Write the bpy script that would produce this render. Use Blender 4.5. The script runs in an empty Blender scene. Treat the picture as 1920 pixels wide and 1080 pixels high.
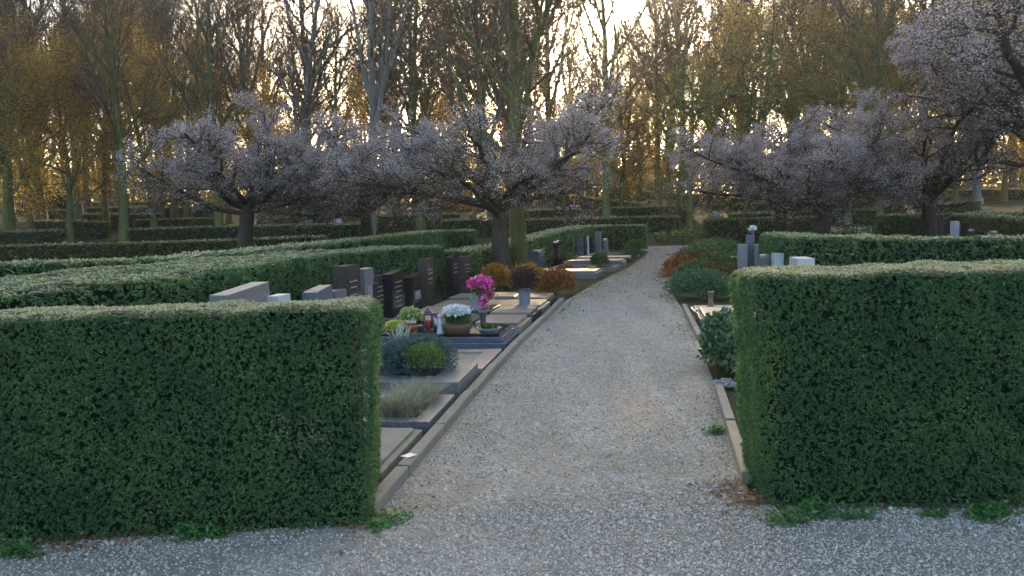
import bpy, bmesh, math, random
import numpy as np
from mathutils import Vector, Matrix
rng = np.random.default_rng(7)
random.seed(7)
scene = bpy.context.scene
COL = scene.collection
PI = math.pi

# ------------------------------------------------------------------ camera
F_PX, EYE, HOR, ROLL = 1500.0, 2.0, 405.0, math.radians(1.4)
PITCH = math.atan((540 - HOR) / F_PX)
R0 = np.array([1.0, 0, 0]); U0 = np.array([0, math.sin(PITCH), math.cos(PITCH)])
FW = np.array([0, math.cos(PITCH), -math.sin(PITCH)])
CR = R0 * math.cos(ROLL) - U0 * math.sin(ROLL)
CU = U0 * math.cos(ROLL) + R0 * math.sin(ROLL)
cam_data = bpy.data.cameras.new('camera')
cam_data.sensor_width = 36.0
cam_data.lens = 36.0 * F_PX / 1920.0
cam_data.clip_end = 2000
cam = bpy.data.objects.new('camera', cam_data)
COL.objects.link(cam)
cam.matrix_world = Matrix(((CR[0], CU[0], -FW[0], 0), (CR[1], CU[1], -FW[1], 0), (CR[2], CU[2], -FW[2], EYE), (0, 0, 0, 1)))
scene.camera = cam

GY = [-40, 44, 50, 55, 60, 65, 70, 75, 80, 85, 90, 95, 100, 110, 130, 165]
GZ = [0, 0, 0.12, 0.32, 0.6, 0.92, 1.25, 1.62, 2.05, 2.45, 2.85, 3.25, 3.6, 4.2, 4.8, 5.0]
def g(y): return float(np.interp(y, GY, GZ))
def ray(u, v):
    return CR * (u - 960) + CU * (540 - v) + FW * F_PX
def at(u, v, h=0.0):
    """ground (or ground + h) point seen at a photograph position"""
    d = ray(u, v); ys = np.arange(3.5, 170, 0.05)
    z = EYE + d[2] / d[1] * ys - np.interp(ys, GY, GZ) - h
    k = np.argmax(z <= 0) if (z <= 0).any() else len(ys) - 1
    y = ys[k]
    return (d[0] / d[1] * y, y)
def xat(u, y, v=430):
    d = ray(u, v); return d[0] / d[1] * y
def zat(u, v, y):
    d = ray(u, v); return EYE + d[2] / d[1] * y

# path edges (y, x)
PL = np.array([[-10, -3.3], [5.2, -.94], [8.92, -.40], [12.08, .105], [18.46, 1.24], [22.9, 2.4], [29.3, 4.3], [40.9, 7.1], [60, 12.0]])
PR = np.array([[-10, -.9], [5.6, 1.62], [8.71, 2.21], [14.8, 3.25], [20.4, 4.0], [27.9, 5.7], [36, 8.2], [44.6, 10.9], [60, 15.6]])
def xl(y): return float(np.interp(y, PL[:, 0], PL[:, 1]))
def xr(y): return float(np.interp(y, PR[:, 0], PR[:, 1]))
def slope(y, f=xl): return (f(y + 1) - f(y - 1)) / 2

# ------------------------------------------------------------------ object helpers
def tag(o, label=None, cat=None, group=None, kind=None):
    if label: o['label'] = label
    if cat: o['category'] = cat
    if group: o['group'] = group
    if kind: o['kind'] = kind
    return o
def thing(name, label, cat, loc=(0, 0, 0), rotz=0, group=None):
    o = bpy.data.objects.new(name, None)
    o.empty_display_size = 0.2
    COL.objects.link(o); o.location = loc; o.rotation_euler = (0, 0, rotz)
    return tag(o, label, cat, group)
def link(name, me, parent=None):
    o = bpy.data.objects.new(name, me); COL.objects.link(o)
    if parent is not None: o.parent = parent
    return o
def build(name, V, faces, mats, mi=None, smooth=False):
    """V (n,3); faces: list of int arrays (m,k); mats list; mi list of material index per array"""
    me = bpy.data.meshes.new(name)
    V = np.asarray(V, dtype=np.float32)
    me.vertices.add(len(V)); me.vertices.foreach_set('co', V.ravel())
    faces = [np.asarray(f, dtype=np.int32) for f in faces]
    idx = np.concatenate([f.ravel() for f in faces])
    tot = np.concatenate([np.full(len(f), f.shape[1], np.int32) for f in faces])
    st = np.concatenate([[0], np.cumsum(tot)[:-1]]).astype(np.int32)
    me.loops.add(len(idx)); me.loops.foreach_set('vertex_index', idx)
    me.polygons.add(len(tot)); me.polygons.foreach_set('loop_start', st); me.polygons.foreach_set('loop_total', tot)
    if mi is not None:
        me.polygons.foreach_set('material_index', np.concatenate([np.full(len(f), m, np.int32) for f, m in zip(faces, mi)]))
    for m in mats: me.materials.append(m)
    me.update(calc_edges=True)
    me.polygons.foreach_set('use_smooth', np.full(len(tot), bool(smooth)))
    return me
class Geo:
    """collects vertex / face arrays"""
    def __init__(s): s.V = []; s.F = []; s.M = []; s.n = 0
    def add(s, V, F, m=0):
        V = np.asarray(V, dtype=np.float64).reshape(-1, 3)
        if len(V) == 0: return
        s.V.append(V)
        for f in (F if isinstance(F, list) else [F]):
            s.F.append(np.asarray(f, dtype=np.int64) + s.n); s.M.append(m)
        s.n += len(V)
    def mesh(s, name, mats, smooth=False):
        return build(name, np.concatenate(s.V), s.F, mats, s.M, smooth)
    def leaves(s, C, A, B, m=0):
        """rhombic leaves: centre C, half axes A (long) and B (wide)"""
        n = len(C)
        V = np.stack([C - A, C + B, C + A, C - B], 1).reshape(-1, 3)
        s.add(V, np.arange(4 * n).reshape(n, 4), m)
    def tubes(s, P0, R0_, P1, R1_, k, m=0):
        P0 = np.asarray(P0, float); P1 = np.asarray(P1, float); n = len(P0)
        if n == 0: return
        D = P1 - P0; D /= np.linalg.norm(D, axis=1, keepdims=True) + 1e-9
        ref = np.where(np.abs(D[:, 2:3]) > .95, np.array([[1., 0, 0]]), np.array([[0, 0, 1.]]))
        X = np.cross(ref, D); X /= np.linalg.norm(X, axis=1, keepdims=True) + 1e-9
        Y = np.cross(D, X)
        a = np.arange(k) * 2 * PI / k
        ring = X[:, None, :] * np.cos(a)[None, :, None] + Y[:, None, :] * np.sin(a)[None, :, None]
        r0 = np.asarray(R0_, float)[:, None, None]; r1 = np.asarray(R1_, float)[:, None, None]
        V = np.concatenate([P0[:, None, :] + ring * r0, P1[:, None, :] + ring * r1], 1).reshape(-1, 3)
        i = np.arange(k); j = (i + 1) % k
        base = np.stack([i, j, j + k, i + k], 1)
        Fq = (np.arange(n)[:, None, None] * 2 * k + base[None]).reshape(-1, 4)
        s.add(V, Fq, m)
    def box(s, c, sz, m=0, bev=0.01, rot=0, top=None):
        bm = bmesh.new(); bmesh.ops.create_cube(bm, size=1)
        for v in bm.verts:
            k = top if (top is not None and v.co.z > 0) else (1, 1)
            v.co = Vector((v.co.x * sz[0] * k[0], v.co.y * sz[1] * k[1], v.co.z * sz[2]))
        if bev: bmesh.ops.bevel(bm, geom=list(bm.edges), offset=bev, segments=2, affect='EDGES', profile=.6)
        if rot: bmesh.ops.rotate(bm, verts=bm.verts, cent=(0, 0, 0), matrix=Matrix.Rotation(rot, 3, 'Z'))
        s.frombm(bm, c, m)
    def frombm(s, bm, c=(0, 0, 0), m=0):
        bm.verts.index_update()
        V = [[v.co.x + c[0], v.co.y + c[1], v.co.z + c[2]] for v in bm.verts]
        by = {}
        for f in bm.faces: by.setdefault(len(f.verts), []).append([v.index for v in f.verts])
        bm.free()
        s.add(V, [np.array(f) for f in by.values()], m)
    def prism(s, outline, y0, y1, m=0, bev=.006):
        """outline (x,z) extruded from y0 to y1"""
        bm = bmesh.new()
        vs = [bm.verts.new((p[0], y0, p[1])) for p in outline]
        f = bm.faces.new(vs)
        r = bmesh.ops.extrude_face_region(bm, geom=[f])
        for e in r['geom']:
            if isinstance(e, bmesh.types.BMVert): e.co.y = y1
        bmesh.ops.recalc_face_normals(bm, faces=bm.faces)
        if bev:
            ed = [e for e in bm.edges if abs(e.verts[0].co.y - e.verts[1].co.y) < 1e-5]
            bmesh.ops.bevel(bm, geom=ed, offset=bev, segments=2, affect='EDGES')
        s.frombm(bm, (0, 0, 0), m)
    def lathe(s, prof, c=(0, 0, 0), n=24, m=0):
        prof = np.array(prof, float); k = len(prof); a = np.arange(n) * 2 * PI / n
        V = np.stack([prof[:, None, 0] * np.cos(a) + c[0], prof[:, None, 0] * np.sin(a) + c[1], np.repeat(prof[:, 1:2], n, 1) + c[2]], -1).reshape(-1, 3)
        F = []
        for i in range(k - 1):
            for j in range(n):
                jj = (j + 1) % n; F.append([i * n + j, i * n + jj, (i + 1) * n + jj, (i + 1) * n + j])
        s.add(V, np.array(F), m)
def unit(v): return v / (np.linalg.norm(v, axis=-1, keepdims=True) + 1e-9)
def rdir(n): return unit(rng.normal(size=(n, 3)))
def perp(D):
    R = rdir(len(D)); return unit(np.cross(D, R))
def wob(P, s=1.0, seed=0):
    """cheap smooth noise -1..1 from position"""
    r = np.random.default_rng(seed + 11); out = 0
    for k in range(6):
        w = r.normal(size=3) * s * (1 + k * .7); out = out + np.sin(P @ w + r.uniform(0, 6.28)) / (1 + k * .5)
    return out / 2.6

# ------------------------------------------------------------------ materials
def newmat(name):
    m = bpy.data.materials.new(name); m.use_nodes = True
    nt = m.node_tree; nt.nodes.clear()
    out = nt.nodes.new('ShaderNodeOutputMaterial'); return m, nt, out
def ramp(nt, fac, cols, pos=None):
    r = nt.nodes.new('ShaderNodeValToRGB'); e = r.color_ramp.elements
    n = len(cols)
    while len(e) < n: e.new(.5)
    for i, c in enumerate(cols):
        e[i].position = pos[i] if pos else i / (n - 1); e[i].color = (*c, 1)
    nt.links.new(fac, r.inputs[0]); return r.outputs[0]
def noise(nt, scale, detail=4, coord='Object', rough=.6, stretch=None):
    tc = nt.nodes.new('ShaderNodeTexCoord'); n = nt.nodes.new('ShaderNodeTexNoise')
    n.inputs['Scale'].default_value = scale; n.inputs['Detail'].default_value = detail; n.inputs['Roughness'].default_value = rough
    if stretch:
        mp = nt.nodes.new('ShaderNodeMapping'); mp.inputs['Scale'].default_value = stretch
        nt.links.new(tc.outputs[coord], mp.inputs[0]); nt.links.new(mp.outputs[0], n.inputs['Vector'])
    else: nt.links.new(tc.outputs[coord], n.inputs['Vector'])
    return n.outputs[0]
def mixc(nt, fac, a, b, mode='MIX'):
    n = nt.nodes.new('ShaderNodeMix'); n.data_type = 'RGBA'; n.blend_type = mode
    for s, v in ((n.inputs[0], fac), (n.inputs[6], a), (n.inputs[7], b)):
        if hasattr(v, 'is_output'): nt.links.new(v, s)
        else: s.default_value = v if isinstance(v, float) else (*v, 1)
    return n.outputs[2]
def bump(nt, h, strength=.3, dist=.02):
    b = nt.nodes.new('ShaderNodeBump'); b.inputs['Strength'].default_value = strength; b.inputs['Distance'].default_value = dist
    nt.links.new(h, b.inputs['Height']); return b.outputs[0]
def pbsdf(nt, out, color, rough=.7, spec=.3, normal=None, metal=0):
    p = nt.nodes.new('ShaderNodeBsdfPrincipled')
    if hasattr(color, 'is_output'): nt.links.new(color, p.inputs['Base Color'])
    else: p.inputs['Base Color'].default_value = (*color, 1)
    if hasattr(rough, 'is_output'): nt.links.new(rough, p.inputs['Roughness'])
    else: p.inputs['Roughness'].default_value = rough
    p.inputs['Specular IOR Level'].default_value = spec; p.inputs['Metallic'].default_value = metal
    if normal is not None: nt.links.new(normal, p.inputs['Normal'])
    if out is not None: nt.links.new(p.outputs[0], out.inputs[0])
    return p
def leafmat(name, cols, transl=.4, rough=.55, spec=.25, tcol=None, clump=None):
    m, nt, out = newmat(name)
    gi = nt.nodes.new('ShaderNodeNewGeometry')
    c = ramp(nt, gi.outputs['Random Per Island'], cols)
    if clump:
        f = ramp(nt, noise(nt, clump[1], 3), [(0, 0, 0), (1, 1, 1)], [.38, .62])
        c = mixc(nt, f, c, mixc(nt, .55, c, clump[0]))
    p = pbsdf(nt, None, c, rough, spec)
    t = nt.nodes.new('ShaderNodeBsdfTranslucent')
    tc = mixc(nt, 1.0, c, tcol or (1.3, 1.25, .7), 'MULTIPLY')
    nt.links.new(tc, t.inputs[0])
    mx = nt.nodes.new('ShaderNodeMixShader'); mx.inputs[0].default_value = transl
    nt.links.new(p.outputs[0], mx.inputs[1]); nt.links.new(t.outputs[0], mx.inputs[2]); nt.links.new(mx.outputs[0], out.inputs[0])
    return m
def noisemat(name, cols, scale, rough=.7, spec=.3, b=None, detail=5, pos=None, stretch=None, speck=None):
    m, nt, out = newmat(name)
    c = ramp(nt, noise(nt, scale, detail, stretch=stretch), cols, pos)
    if speck:
        f = ramp(nt, noise(nt, speck[1], 2), [(0, 0, 0), (1, 1, 1)], [.55, .66])
        c = mixc(nt, f, c, speck[0])
    nrm = bump(nt, noise(nt, b[0], 6), b[1], b[2]) if b else None
    pbsdf(nt, out, c, rough, spec, nrm); return m

M_YEW = leafmat('yew_needles', [(.050, .108, .044), (.092, .182, .070), (.138, .240, .094), (.21, .305, .125)], .3, .6, .2, clump=((.040, .115, .072), 2.2))
M_YEWTOP = leafmat('twig_ends_with_top_light', [(.33, .315, .21), (.43, .41, .29), (.36, .375, .235)], .2, .7, .2)  # cut stubs and dead sprigs; on hedge tops the paleness also paints in skylight
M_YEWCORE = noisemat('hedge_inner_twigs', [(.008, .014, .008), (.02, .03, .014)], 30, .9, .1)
M_HEDGE = leafmat('far_hedge_leaves', [(.036, .064, .022), (.064, .102, .034), (.10, .135, .044)], .35, .55, .25)
M_HEDGEYEL = leafmat('yellow_hedge_leaves', [(.06, .08, .02), (.12, .13, .03), (.22, .20, .04)], .4, .6, .2)
M_BARK = noisemat('bark_grey_brown', [(.045, .038, .028), (.11, .095, .07), (.17, .155, .12)], 6, .9, .15, (28, .6, .03), stretch=(1, 1, .25))
M_BARKPALE = noisemat('bark_pale_grey', [(.09, .085, .072), (.16, .155, .14), (.23, .225, .205)], 5, .9, .15, (24, .5, .03), stretch=(1, 1, .3))
M_BARKGRN = noisemat('bark_mossy', [(.05, .05, .025), (.10, .105, .04), (.15, .15, .07)], 4, .9, .12, (26, .5, .03), stretch=(1, 1, .3))
M_BARKDK = noisemat('bark_dark_cherry', [(.028, .023, .019), (.06, .052, .042), (.11, .10, .082)], 6, .9, .15, (28, .6, .03), stretch=(1, 1, .25))
M_TWIG = noisemat('twigs_brown', [(.07, .052, .033), (.13, .10, .062)], 2, .85, .15)
M_TWIGDK = noisemat('twigs_dark', [(.055, .046, .038), (.11, .095, .08)], 2, .85, .15)
M_BLOSSOM = leafmat('white_blossom', [(.42, .375, .385), (.53, .48, .49), (.33, .29, .30)], .35, .6, .15, tcol=(1, 1, 1))
M_BUDLEAF = leafmat('bronze_young_leaves', [(.15, .12, .05), (.24, .18, .065), (.30, .22, .07)], .45, .6, .2)
M_GOLD = leafmat('golden_young_leaves', [(.28, .19, .045), (.41, .28, .065), (.52, .36, .085), (.27, .22, .065)], .6, .6, .15)
M_GREENLEAF = leafmat('green_young_leaves', [(.10, .13, .03), (.15, .18, .045), (.22, .23, .06)], .55, .6, .15)
M_DARKEVER = leafmat('dark_evergreen', [(.012, .025, .012), (.025, .045, .02), (.04, .06, .028)], .2, .55, .2)
M_BUDTWIG = leafmat('brown_bud_twigs', [(.17, .12, .045), (.28, .195, .07), (.37, .265, .09)], .55, .7, .1)
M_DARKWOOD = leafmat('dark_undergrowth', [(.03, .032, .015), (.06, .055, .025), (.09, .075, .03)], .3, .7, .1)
M_HEATHER = leafmat('olive_russet_heather', [(.13, .09, .04), (.16, .14, .05), (.11, .055, .035), (.10, .12, .05)], .3, .6, .15)
def haze():  # volume added to imitate lens veil and the glow round the sun
    m, nt, out = newmat('added_glow_haze'); v = nt.nodes.new('ShaderNodeVolumePrincipled')
    v.inputs['Color'].default_value = (.92, .93, .95, 1); v.inputs['Density'].default_value = HAZE; v.inputs['Anisotropy'].default_value = .75
    nt.links.new(v.outputs[0], out.inputs['Volume'])
    G = Geo(); G.box((0, 64, 24), (340, 218, 50), 0, 0); tag(link('haze', G.mesh('haze', [m])), 'thin haze added for veiling glare and sun glow over the trees', 'haze', kind='stuff')
HAZE = .00045
haze()
M_WOODLEAF = leafmat('woodland_leaves', [(.18, .13, .04), (.30, .205, .055), (.18, .16, .05), (.11, .095, .035)], .5, .7, .1)

def gravel_mat(name, dust):
    m, nt, out = newmat(name)
    tc = nt.nodes.new('ShaderNodeTexCoord'); v = nt.nodes.new('ShaderNodeTexVoronoi'); v.inputs['Scale'].default_value = 48
    nt.links.new(tc.outputs['Object'], v.inputs['Vector'])
    v2 = nt.nodes.new('ShaderNodeTexVoronoi'); v2.inputs['Scale'].default_value = 21; nt.links.new(tc.outputs['Object'], v2.inputs['Vector'])
    sep = nt.nodes.new('ShaderNodeSeparateColor'); nt.links.new(v.outputs['Color'], sep.inputs[0])
    st = ramp(nt, sep.outputs[0], [(.18, .16, .125), (.28, .255, .205), (.37, .34, .285), (.47, .44, .38)], [0, .45, .8, 1])
    sep2 = nt.nodes.new('ShaderNodeSeparateColor'); nt.links.new(v2.outputs['Color'], sep2.inputs[0])
    st = mixc(nt, .35, st, ramp(nt, sep2.outputs[1], [(.17, .15, .115), (.29, .265, .215), (.38, .355, .30)]))
    fine = ramp(nt, noise(nt, 3.2, 5), [(0, 0, 0), (1, 1, 1)], [.40, .68])
    c = mixc(nt, mixf(nt, fine, .55), st, dust)
    moss = ramp(nt, noise(nt, .9, 6, rough=.7), [(0, 0, 0), (1, 1, 1)], [.52, .68])
    c = mixc(nt, mixf(nt, moss, .6), c, (.13, .15, .07))
    trk = ramp(nt, noise(nt, 1.1, 4, stretch=(1.6, .16, 1)), [(0, 0, 0), (1, 1, 1)], [.42, .62])
    c = mixc(nt, mixf(nt, trk, .38), c, (.15, .125, .095))
    h = nt.nodes.new('ShaderNodeMath'); h.operation = 'ADD'; nt.links.new(v.outputs['Distance'], h.inputs[0]); nt.links.new(noise(nt, 14, 4), h.inputs[1])
    pbsdf(nt, out, c, .9, .2, bump(nt, h.outputs[0], .55, .012)); return m
def mixf(nt, f, k):
    n = nt.nodes.new('ShaderNodeMath'); n.operation = 'MULTIPLY'; nt.links.new(f, n.inputs[0]); n.inputs[1].default_value = k; return n.outputs[0]
M_GRAVEL = gravel_mat('path_gravel', (.20, .165, .125))
M_SOIL = noisemat('soil_leaf_mould', [(.035, .026, .018), (.07, .05, .034), (.10, .075, .045)], 5, .95, .1, (30, .6, .03))
M_GROUND = noisemat('grass_and_soil', [(.022, .026, .011), (.036, .043, .016), (.06, .05, .026)], .8, .95, .1, (12, .6, .05))
M_CONC = noisemat('weathered_concrete', [(.11, .10, .08), (.19, .175, .145), (.28, .262, .225)], 5, .85, .25, (40, .4, .008), speck=((.17, .18, .11), 9))
M_PEBBLE = leafmat('loose_stones', [(.19, .17, .135), (.29, .265, .22), (.37, .345, .29), (.44, .415, .36), (.56, .535, .48)], 0.0, .8, .25)
M_CHIP = noisemat('broken_pale_stone', [(.20, .19, .175), (.34, .33, .31)], 25, .85, .2)
M_FALLEN = leafmat('fallen_leaves', [(.13, .07, .035), (.22, .13, .06), (.28, .18, .09)], .2, .8, .15)
def granite(name, cols, rough, sp, spk=((.5, .48, .46), 160)):
    return noisemat(name, cols, 45, rough, sp, None, 6, speck=spk)
M_GBLK = granite('black_granite', [(.008, .008, .010), (.02, .02, .024)], .16, .5, ((.06, .06, .07), 170))
M_GGRY = granite('grey_granite', [(.08, .08, .085), (.17, .17, .18)], .30, .5, ((.40, .40, .41), 140))
M_GBRN = granite('brown_granite', [(.022, .018, .018), (.052, .042, .038)], .18, .5, ((.20, .16, .14), 150))
M_GPINK = granite('pink_granite', [(.22, .165, .14), (.34, .27, .23)], .32, .5, ((.42, .36, .33), 150))
M_GPALE = granite('pale_granite', [(.18, .18, .185), (.27, .27, .275)], .4, .4, ((.25, .25, .27), 150))
M_GBLUE = granite('blue_granite', [(.05, .06, .085), (.12, .14, .18)], .18, .5, ((.25, .28, .33), 150))
M_MARBLE = noisemat('white_marble', [(.40, .41, .43), (.52, .53, .55)], 4, .35, .4)
M_POLISH = granite('polished_ledger', [(.10, .085, .07), (.20, .175, .15)], .36, .6, ((.30, .27, .24), 120))
M_INSC = noisemat('painted_inscription', [(.30, .295, .27), (.42, .41, .38)], 20, .6, .3)
M_BRONZE = noisemat('weathered_bronze', [(.10, .06, .035), (.18, .115, .06)], 20, .4, .5)
M_TERRA = noisemat('red_glazed_clay', [(.30, .045, .03), (.42, .07, .045)], 12, .35, .5)
M_WICKER = noisemat('brown_wicker', [(.10, .065, .04), (.20, .14, .09)], 60, .8, .2, (90, .7, .01), stretch=(1, 1, 4))
M_POTGREY = noisemat('grey_stoneware', [(.14, .16, .19), (.24, .26, .29)], 14, .5, .4)
M_POTDARK = noisemat('dark_stoneware', [(.05, .045, .045), (.11, .10, .10)], 14, .4, .4)
M_LANTERN = noisemat('dark_metal', [(.03, .03, .035), (.07, .07, .08)], 20, .4, .5)
M_CANDLE = noisemat('red_candle_glass', [(.40, .03, .02), (.55, .06, .03)], 6, .25, .5)
M_PINK = leafmat('pink_petals', [(.50, .02, .20), (.60, .06, .30), (.74, .30, .52), (.55, .03, .24)], .3, .5, .2, tcol=(1, 1, 1))
M_WHITEFL = leafmat('white_petals', [(.70, .74, .74), (.82, .84, .82), (.60, .66, .64)], .3, .5, .2, tcol=(1, 1, 1))
M_YELLFL = leafmat('lime_leaves', [(.34, .38, .06), (.48, .50, .10), (.56, .54, .16)], .3, .5, .2)
M_REDFL = leafmat('red_petals', [(.45, .02, .03), (.60, .05, .05)], .3, .5, .2, tcol=(1, 1, 1))
M_VARIEG = leafmat('variegated_leaves', [(.12, .22, .05), (.34, .40, .16), (.50, .54, .30), (.08, .16, .04)], .3, .5, .2)
M_GREENPL = leafmat('green_plant_leaves', [(.03, .08, .025), (.06, .13, .035), (.10, .18, .05)], .3, .5, .3)
M_WEED = leafmat('weed_leaves', [(.05, .14, .04), (.08, .20, .06), (.12, .25, .08)], .3, .5, .3)
M_LAUREL = leafmat('laurel_leaves', [(.035, .085, .04), (.065, .13, .055), (.11, .19, .09)], .15, .3, .5)
M_JUNBLUE = leafmat('blue_juniper', [(.045, .09, .085), (.075, .135, .13), (.11, .18, .17)], .2, .6, .2)
M_JUNGRN = leafmat('green_juniper', [(.03, .085, .04), (.055, .13, .065), (.09, .18, .10)], .2, .6, .2)
M_BALLGRN = leafmat('light_green_cushion', [(.07, .14, .03), (.12, .20, .05), (.16, .25, .06)], .25, .6, .2)
M_ORANGE = leafmat('orange_barberry', [(.30, .14, .035), (.44, .24, .05), (.26, .10, .03), (.40, .30, .06)], .4, .6, .15)
M_REDBRN = leafmat('red_brown_barberry', [(.19, .075, .035), (.29, .125, .05), (.15, .065, .04)], .35, .6, .15)
M_PURPLE = leafmat('dark_purple_bush', [(.035, .025, .022), (.065, .045, .042), (.10, .07, .055)], .25, .7, .15)
M_STRAW = leafmat('grey_green_blades', [(.17, .19, .13), (.28, .30, .23), (.38, .39, .32)], .25, .6, .2)
M_SPIKY = leafmat('silver_blades', [(.20, .28, .25), (.32, .42, .37), (.44, .52, .47)], .2, .5, .3)

# ------------------------------------------------------------------ light
SUN_EL, SUN_AZ = math.radians(13.8), math.radians(6.2)
sv = Vector((math.sin(SUN_AZ) * math.cos(SUN_EL), math.cos(SUN_AZ) * math.cos(SUN_EL), math.sin(SUN_EL)))
sl = bpy.data.lights.new('sun', 'SUN'); sl.energy = 2.9; sl.angle = math.radians(.5); sl.color = (1.0, .75, .43)
so = bpy.data.objects.new('sun', sl); COL.objects.link(so); so.rotation_euler = sv.to_track_quat('Z', 'Y').to_euler(); so.location = sv * 200
w = bpy.data.worlds.new('World'); scene.world = w; w.use_nodes = True
nt = w.node_tree; bg = nt.nodes['Background']
sk = nt.nodes.new('ShaderNodeTexSky'); sk.sky_type = 'NISHITA'; sk.sun_disc = False
sk.sun_elevation = SUN_EL; sk.sun_rotation = SUN_AZ; sk.air_density = .75; sk.dust_density = 3.5; sk.ozone_density = .3
nt.links.new(sk.outputs[0], bg.inputs[0]); bg.inputs[1].default_value = 0.12
vs = scene.view_settings; vs.view_transform = 'Standard'; vs.look = 'None'; vs.gamma = 1; vs.use_curve_mapping = False; vs.exposure = 2.6
scene.cycles.max_bounces = 8; scene.cycles.diffuse_bounces = 5; scene.cycles.glossy_bounces = 3; scene.cycles.transmission_bounces = 4
scene.cycles.transparent_max_bounces = 4

# ------------------------------------------------------------------ ground and paths
def build_ground():
    ys = np.array([-40, 0, 20, 40] + list(GY[1:])); xs = np.linspace(-165, 165, 41)
    ys = np.unique(ys); X, Y = np.meshgrid(xs, ys); Z = np.interp(Y, GY, GZ)
    V = np.stack([X, Y, Z], -1).reshape(-1, 3); nx = len(xs)
    F = [[j * nx + i, j * nx + i + 1, (j + 1) * nx + i + 1, (j + 1) * nx + i] for j in range(len(ys) - 1) for i in range(nx - 1)]
    tag(link('ground', build('ground', V, [np.array(F)], [M_GROUND])), kind='structure')
    # gravel path between the graves
    ys = np.arange(4.9, 46.2, .35); V = []; F = []
    for y in ys:
        a, b = xl(y) - .02, xr(y) + .04
        if y > 41: a -= (y - 41) * .3; b += (y - 41) * .2
        for t in np.linspace(0, 1, 5):
            V.append((a + (b - a) * t, y, g(y) + .002 + (.002 + .012 * math.sin(PI * t)) * min(1, max(0, (y - 5.2) / .9))))
    for j in range(len(ys) - 1):
        for i in range(4): F.append([j * 5 + i, j * 5 + i + 1, j * 5 + 6 + i, j * 5 + 5 + i])
    tag(link('gravel_path', build('gravel_path', V, [np.array(F)], [M_GRAVEL], smooth=True)), kind='structure')
    V = [(-14, -8, .008), (14, -8, .008), (14, 5.42, .008), (3.5, 5.36, .008), (1.75, 5.42, .008), (1.6, 5.6, .003), (.4, 5.9, .003), (-.6, 5.6, .003), (-1.0, 5.12, .008), (-3.2, 4.92, .008), (-14, 4.6, .008)]
    tag(link('front_path', build('front_path', V, [np.array([list(range(11))])], [M_GRAVEL])), kind='structure')
    # far cross path
    V = [(2, 45.4, g(45.4) + .003), (13, 45.4, g(45.4) + .003), (13, 47.4, g(47.4) + .003), (2, 47.4, g(47.4) + .003)]
    tag(link('cross_path', build('cross_path', V, [np.array([[0, 1, 2, 3]])], [M_SOIL])), kind='structure')
build_ground()

def blob_stones(C, S, m, name, mats):
    """small irregular stones (6-sided double pyramids with a flat top)"""
    n = len(C); a = np.arange(5) * 2 * PI / 5
    rot = rng.uniform(0, 6.28, n); rad = S[:, None] * rng.uniform(.75, 1.25, (n, 5))
    e = rng.uniform(.6, 1.0, n)
    X = np.cos(a[None] ) * rad; Y = np.sin(a[None]) * rad * e[:, None]
    cr, sr = np.cos(rot)[:, None], np.sin(rot)[:, None]
    X, Y = X * cr - Y * sr, X * sr + Y * cr
    hh = (S * rng.uniform(.5, 1.0, n))[:, None]
    lo = np.stack([C[:, 0:1] + X, C[:, 1:2] + Y, np.repeat(C[:, 2:3], 5, 1)], -1)
    hi = np.stack([C[:, 0:1] + X * .62, C[:, 1:2] + Y * .62, C[:, 2:3] + hh * rng.uniform(.7, 1.1, (n, 5))], -1)
    V = np.concatenate([lo, hi], 1).reshape(-1, 3)
    i = np.arange(5); j = (i + 1) % 5
    sd = np.stack([i, j, j + 5, i + 5], 1)
    Fq = (np.arange(n)[:, None, None] * 10 + sd[None]).reshape(-1, 4)
    Ft = np.arange(n)[:, None] * 10 + np.array([5, 6, 7, 8, 9])[None]
    return build(name, V, [Fq, Ft], mats, [0, 0])
def scatter_gravel():
    n = 125000
    y = 4.0 + 28 * rng.random(n) ** 2.5
    lo = np.interp(y, PL[:, 0], PL[:, 1]); hi = np.interp(y, PR[:, 0], PR[:, 1])
    x = np.where(y < 5.1, rng.uniform(-4.2, 4.2, n), lo + (hi - lo) * rng.random(n))
    y2 = rng.uniform(3.9, 5.25, 42000); x2 = rng.uniform(-4.6, 4.6, 42000)
    y = np.concatenate([y, y2]); x = np.concatenate([x, x2]); n = len(x)
    keep = wob(np.stack([x, y, 0 * x], 1), 1.1, 3) + rng.normal(0, .5, n) > -.5
    x, y = x[keep], y[keep]; n = len(x)
    t = np.clip((x - np.interp(y, PL[:, 0], PL[:, 1]) + .02) / (np.interp(y, PR[:, 0], PR[:, 1]) - np.interp(y, PL[:, 0], PL[:, 1]) + .06), 0, 1)
    pz = .002 + (.002 + .012 * np.sin(PI * t)) * np.clip((y - 5.2) / .9, 0, 1); pz = np.where(y < 5.75, np.maximum(pz, .0085), pz)
    s = rng.gamma(3.2, .0013, n) + .0025
    o = link('loose_gravel', blob_stones(np.stack([x, y, pz - .0005], 1), s, 0, 'loose_gravel', [M_PEBBLE]))
    tag(o, 'loose grey and whitish gravel stones scattered over the path', 'gravel', kind='stuff')
scatter_gravel()

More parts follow.
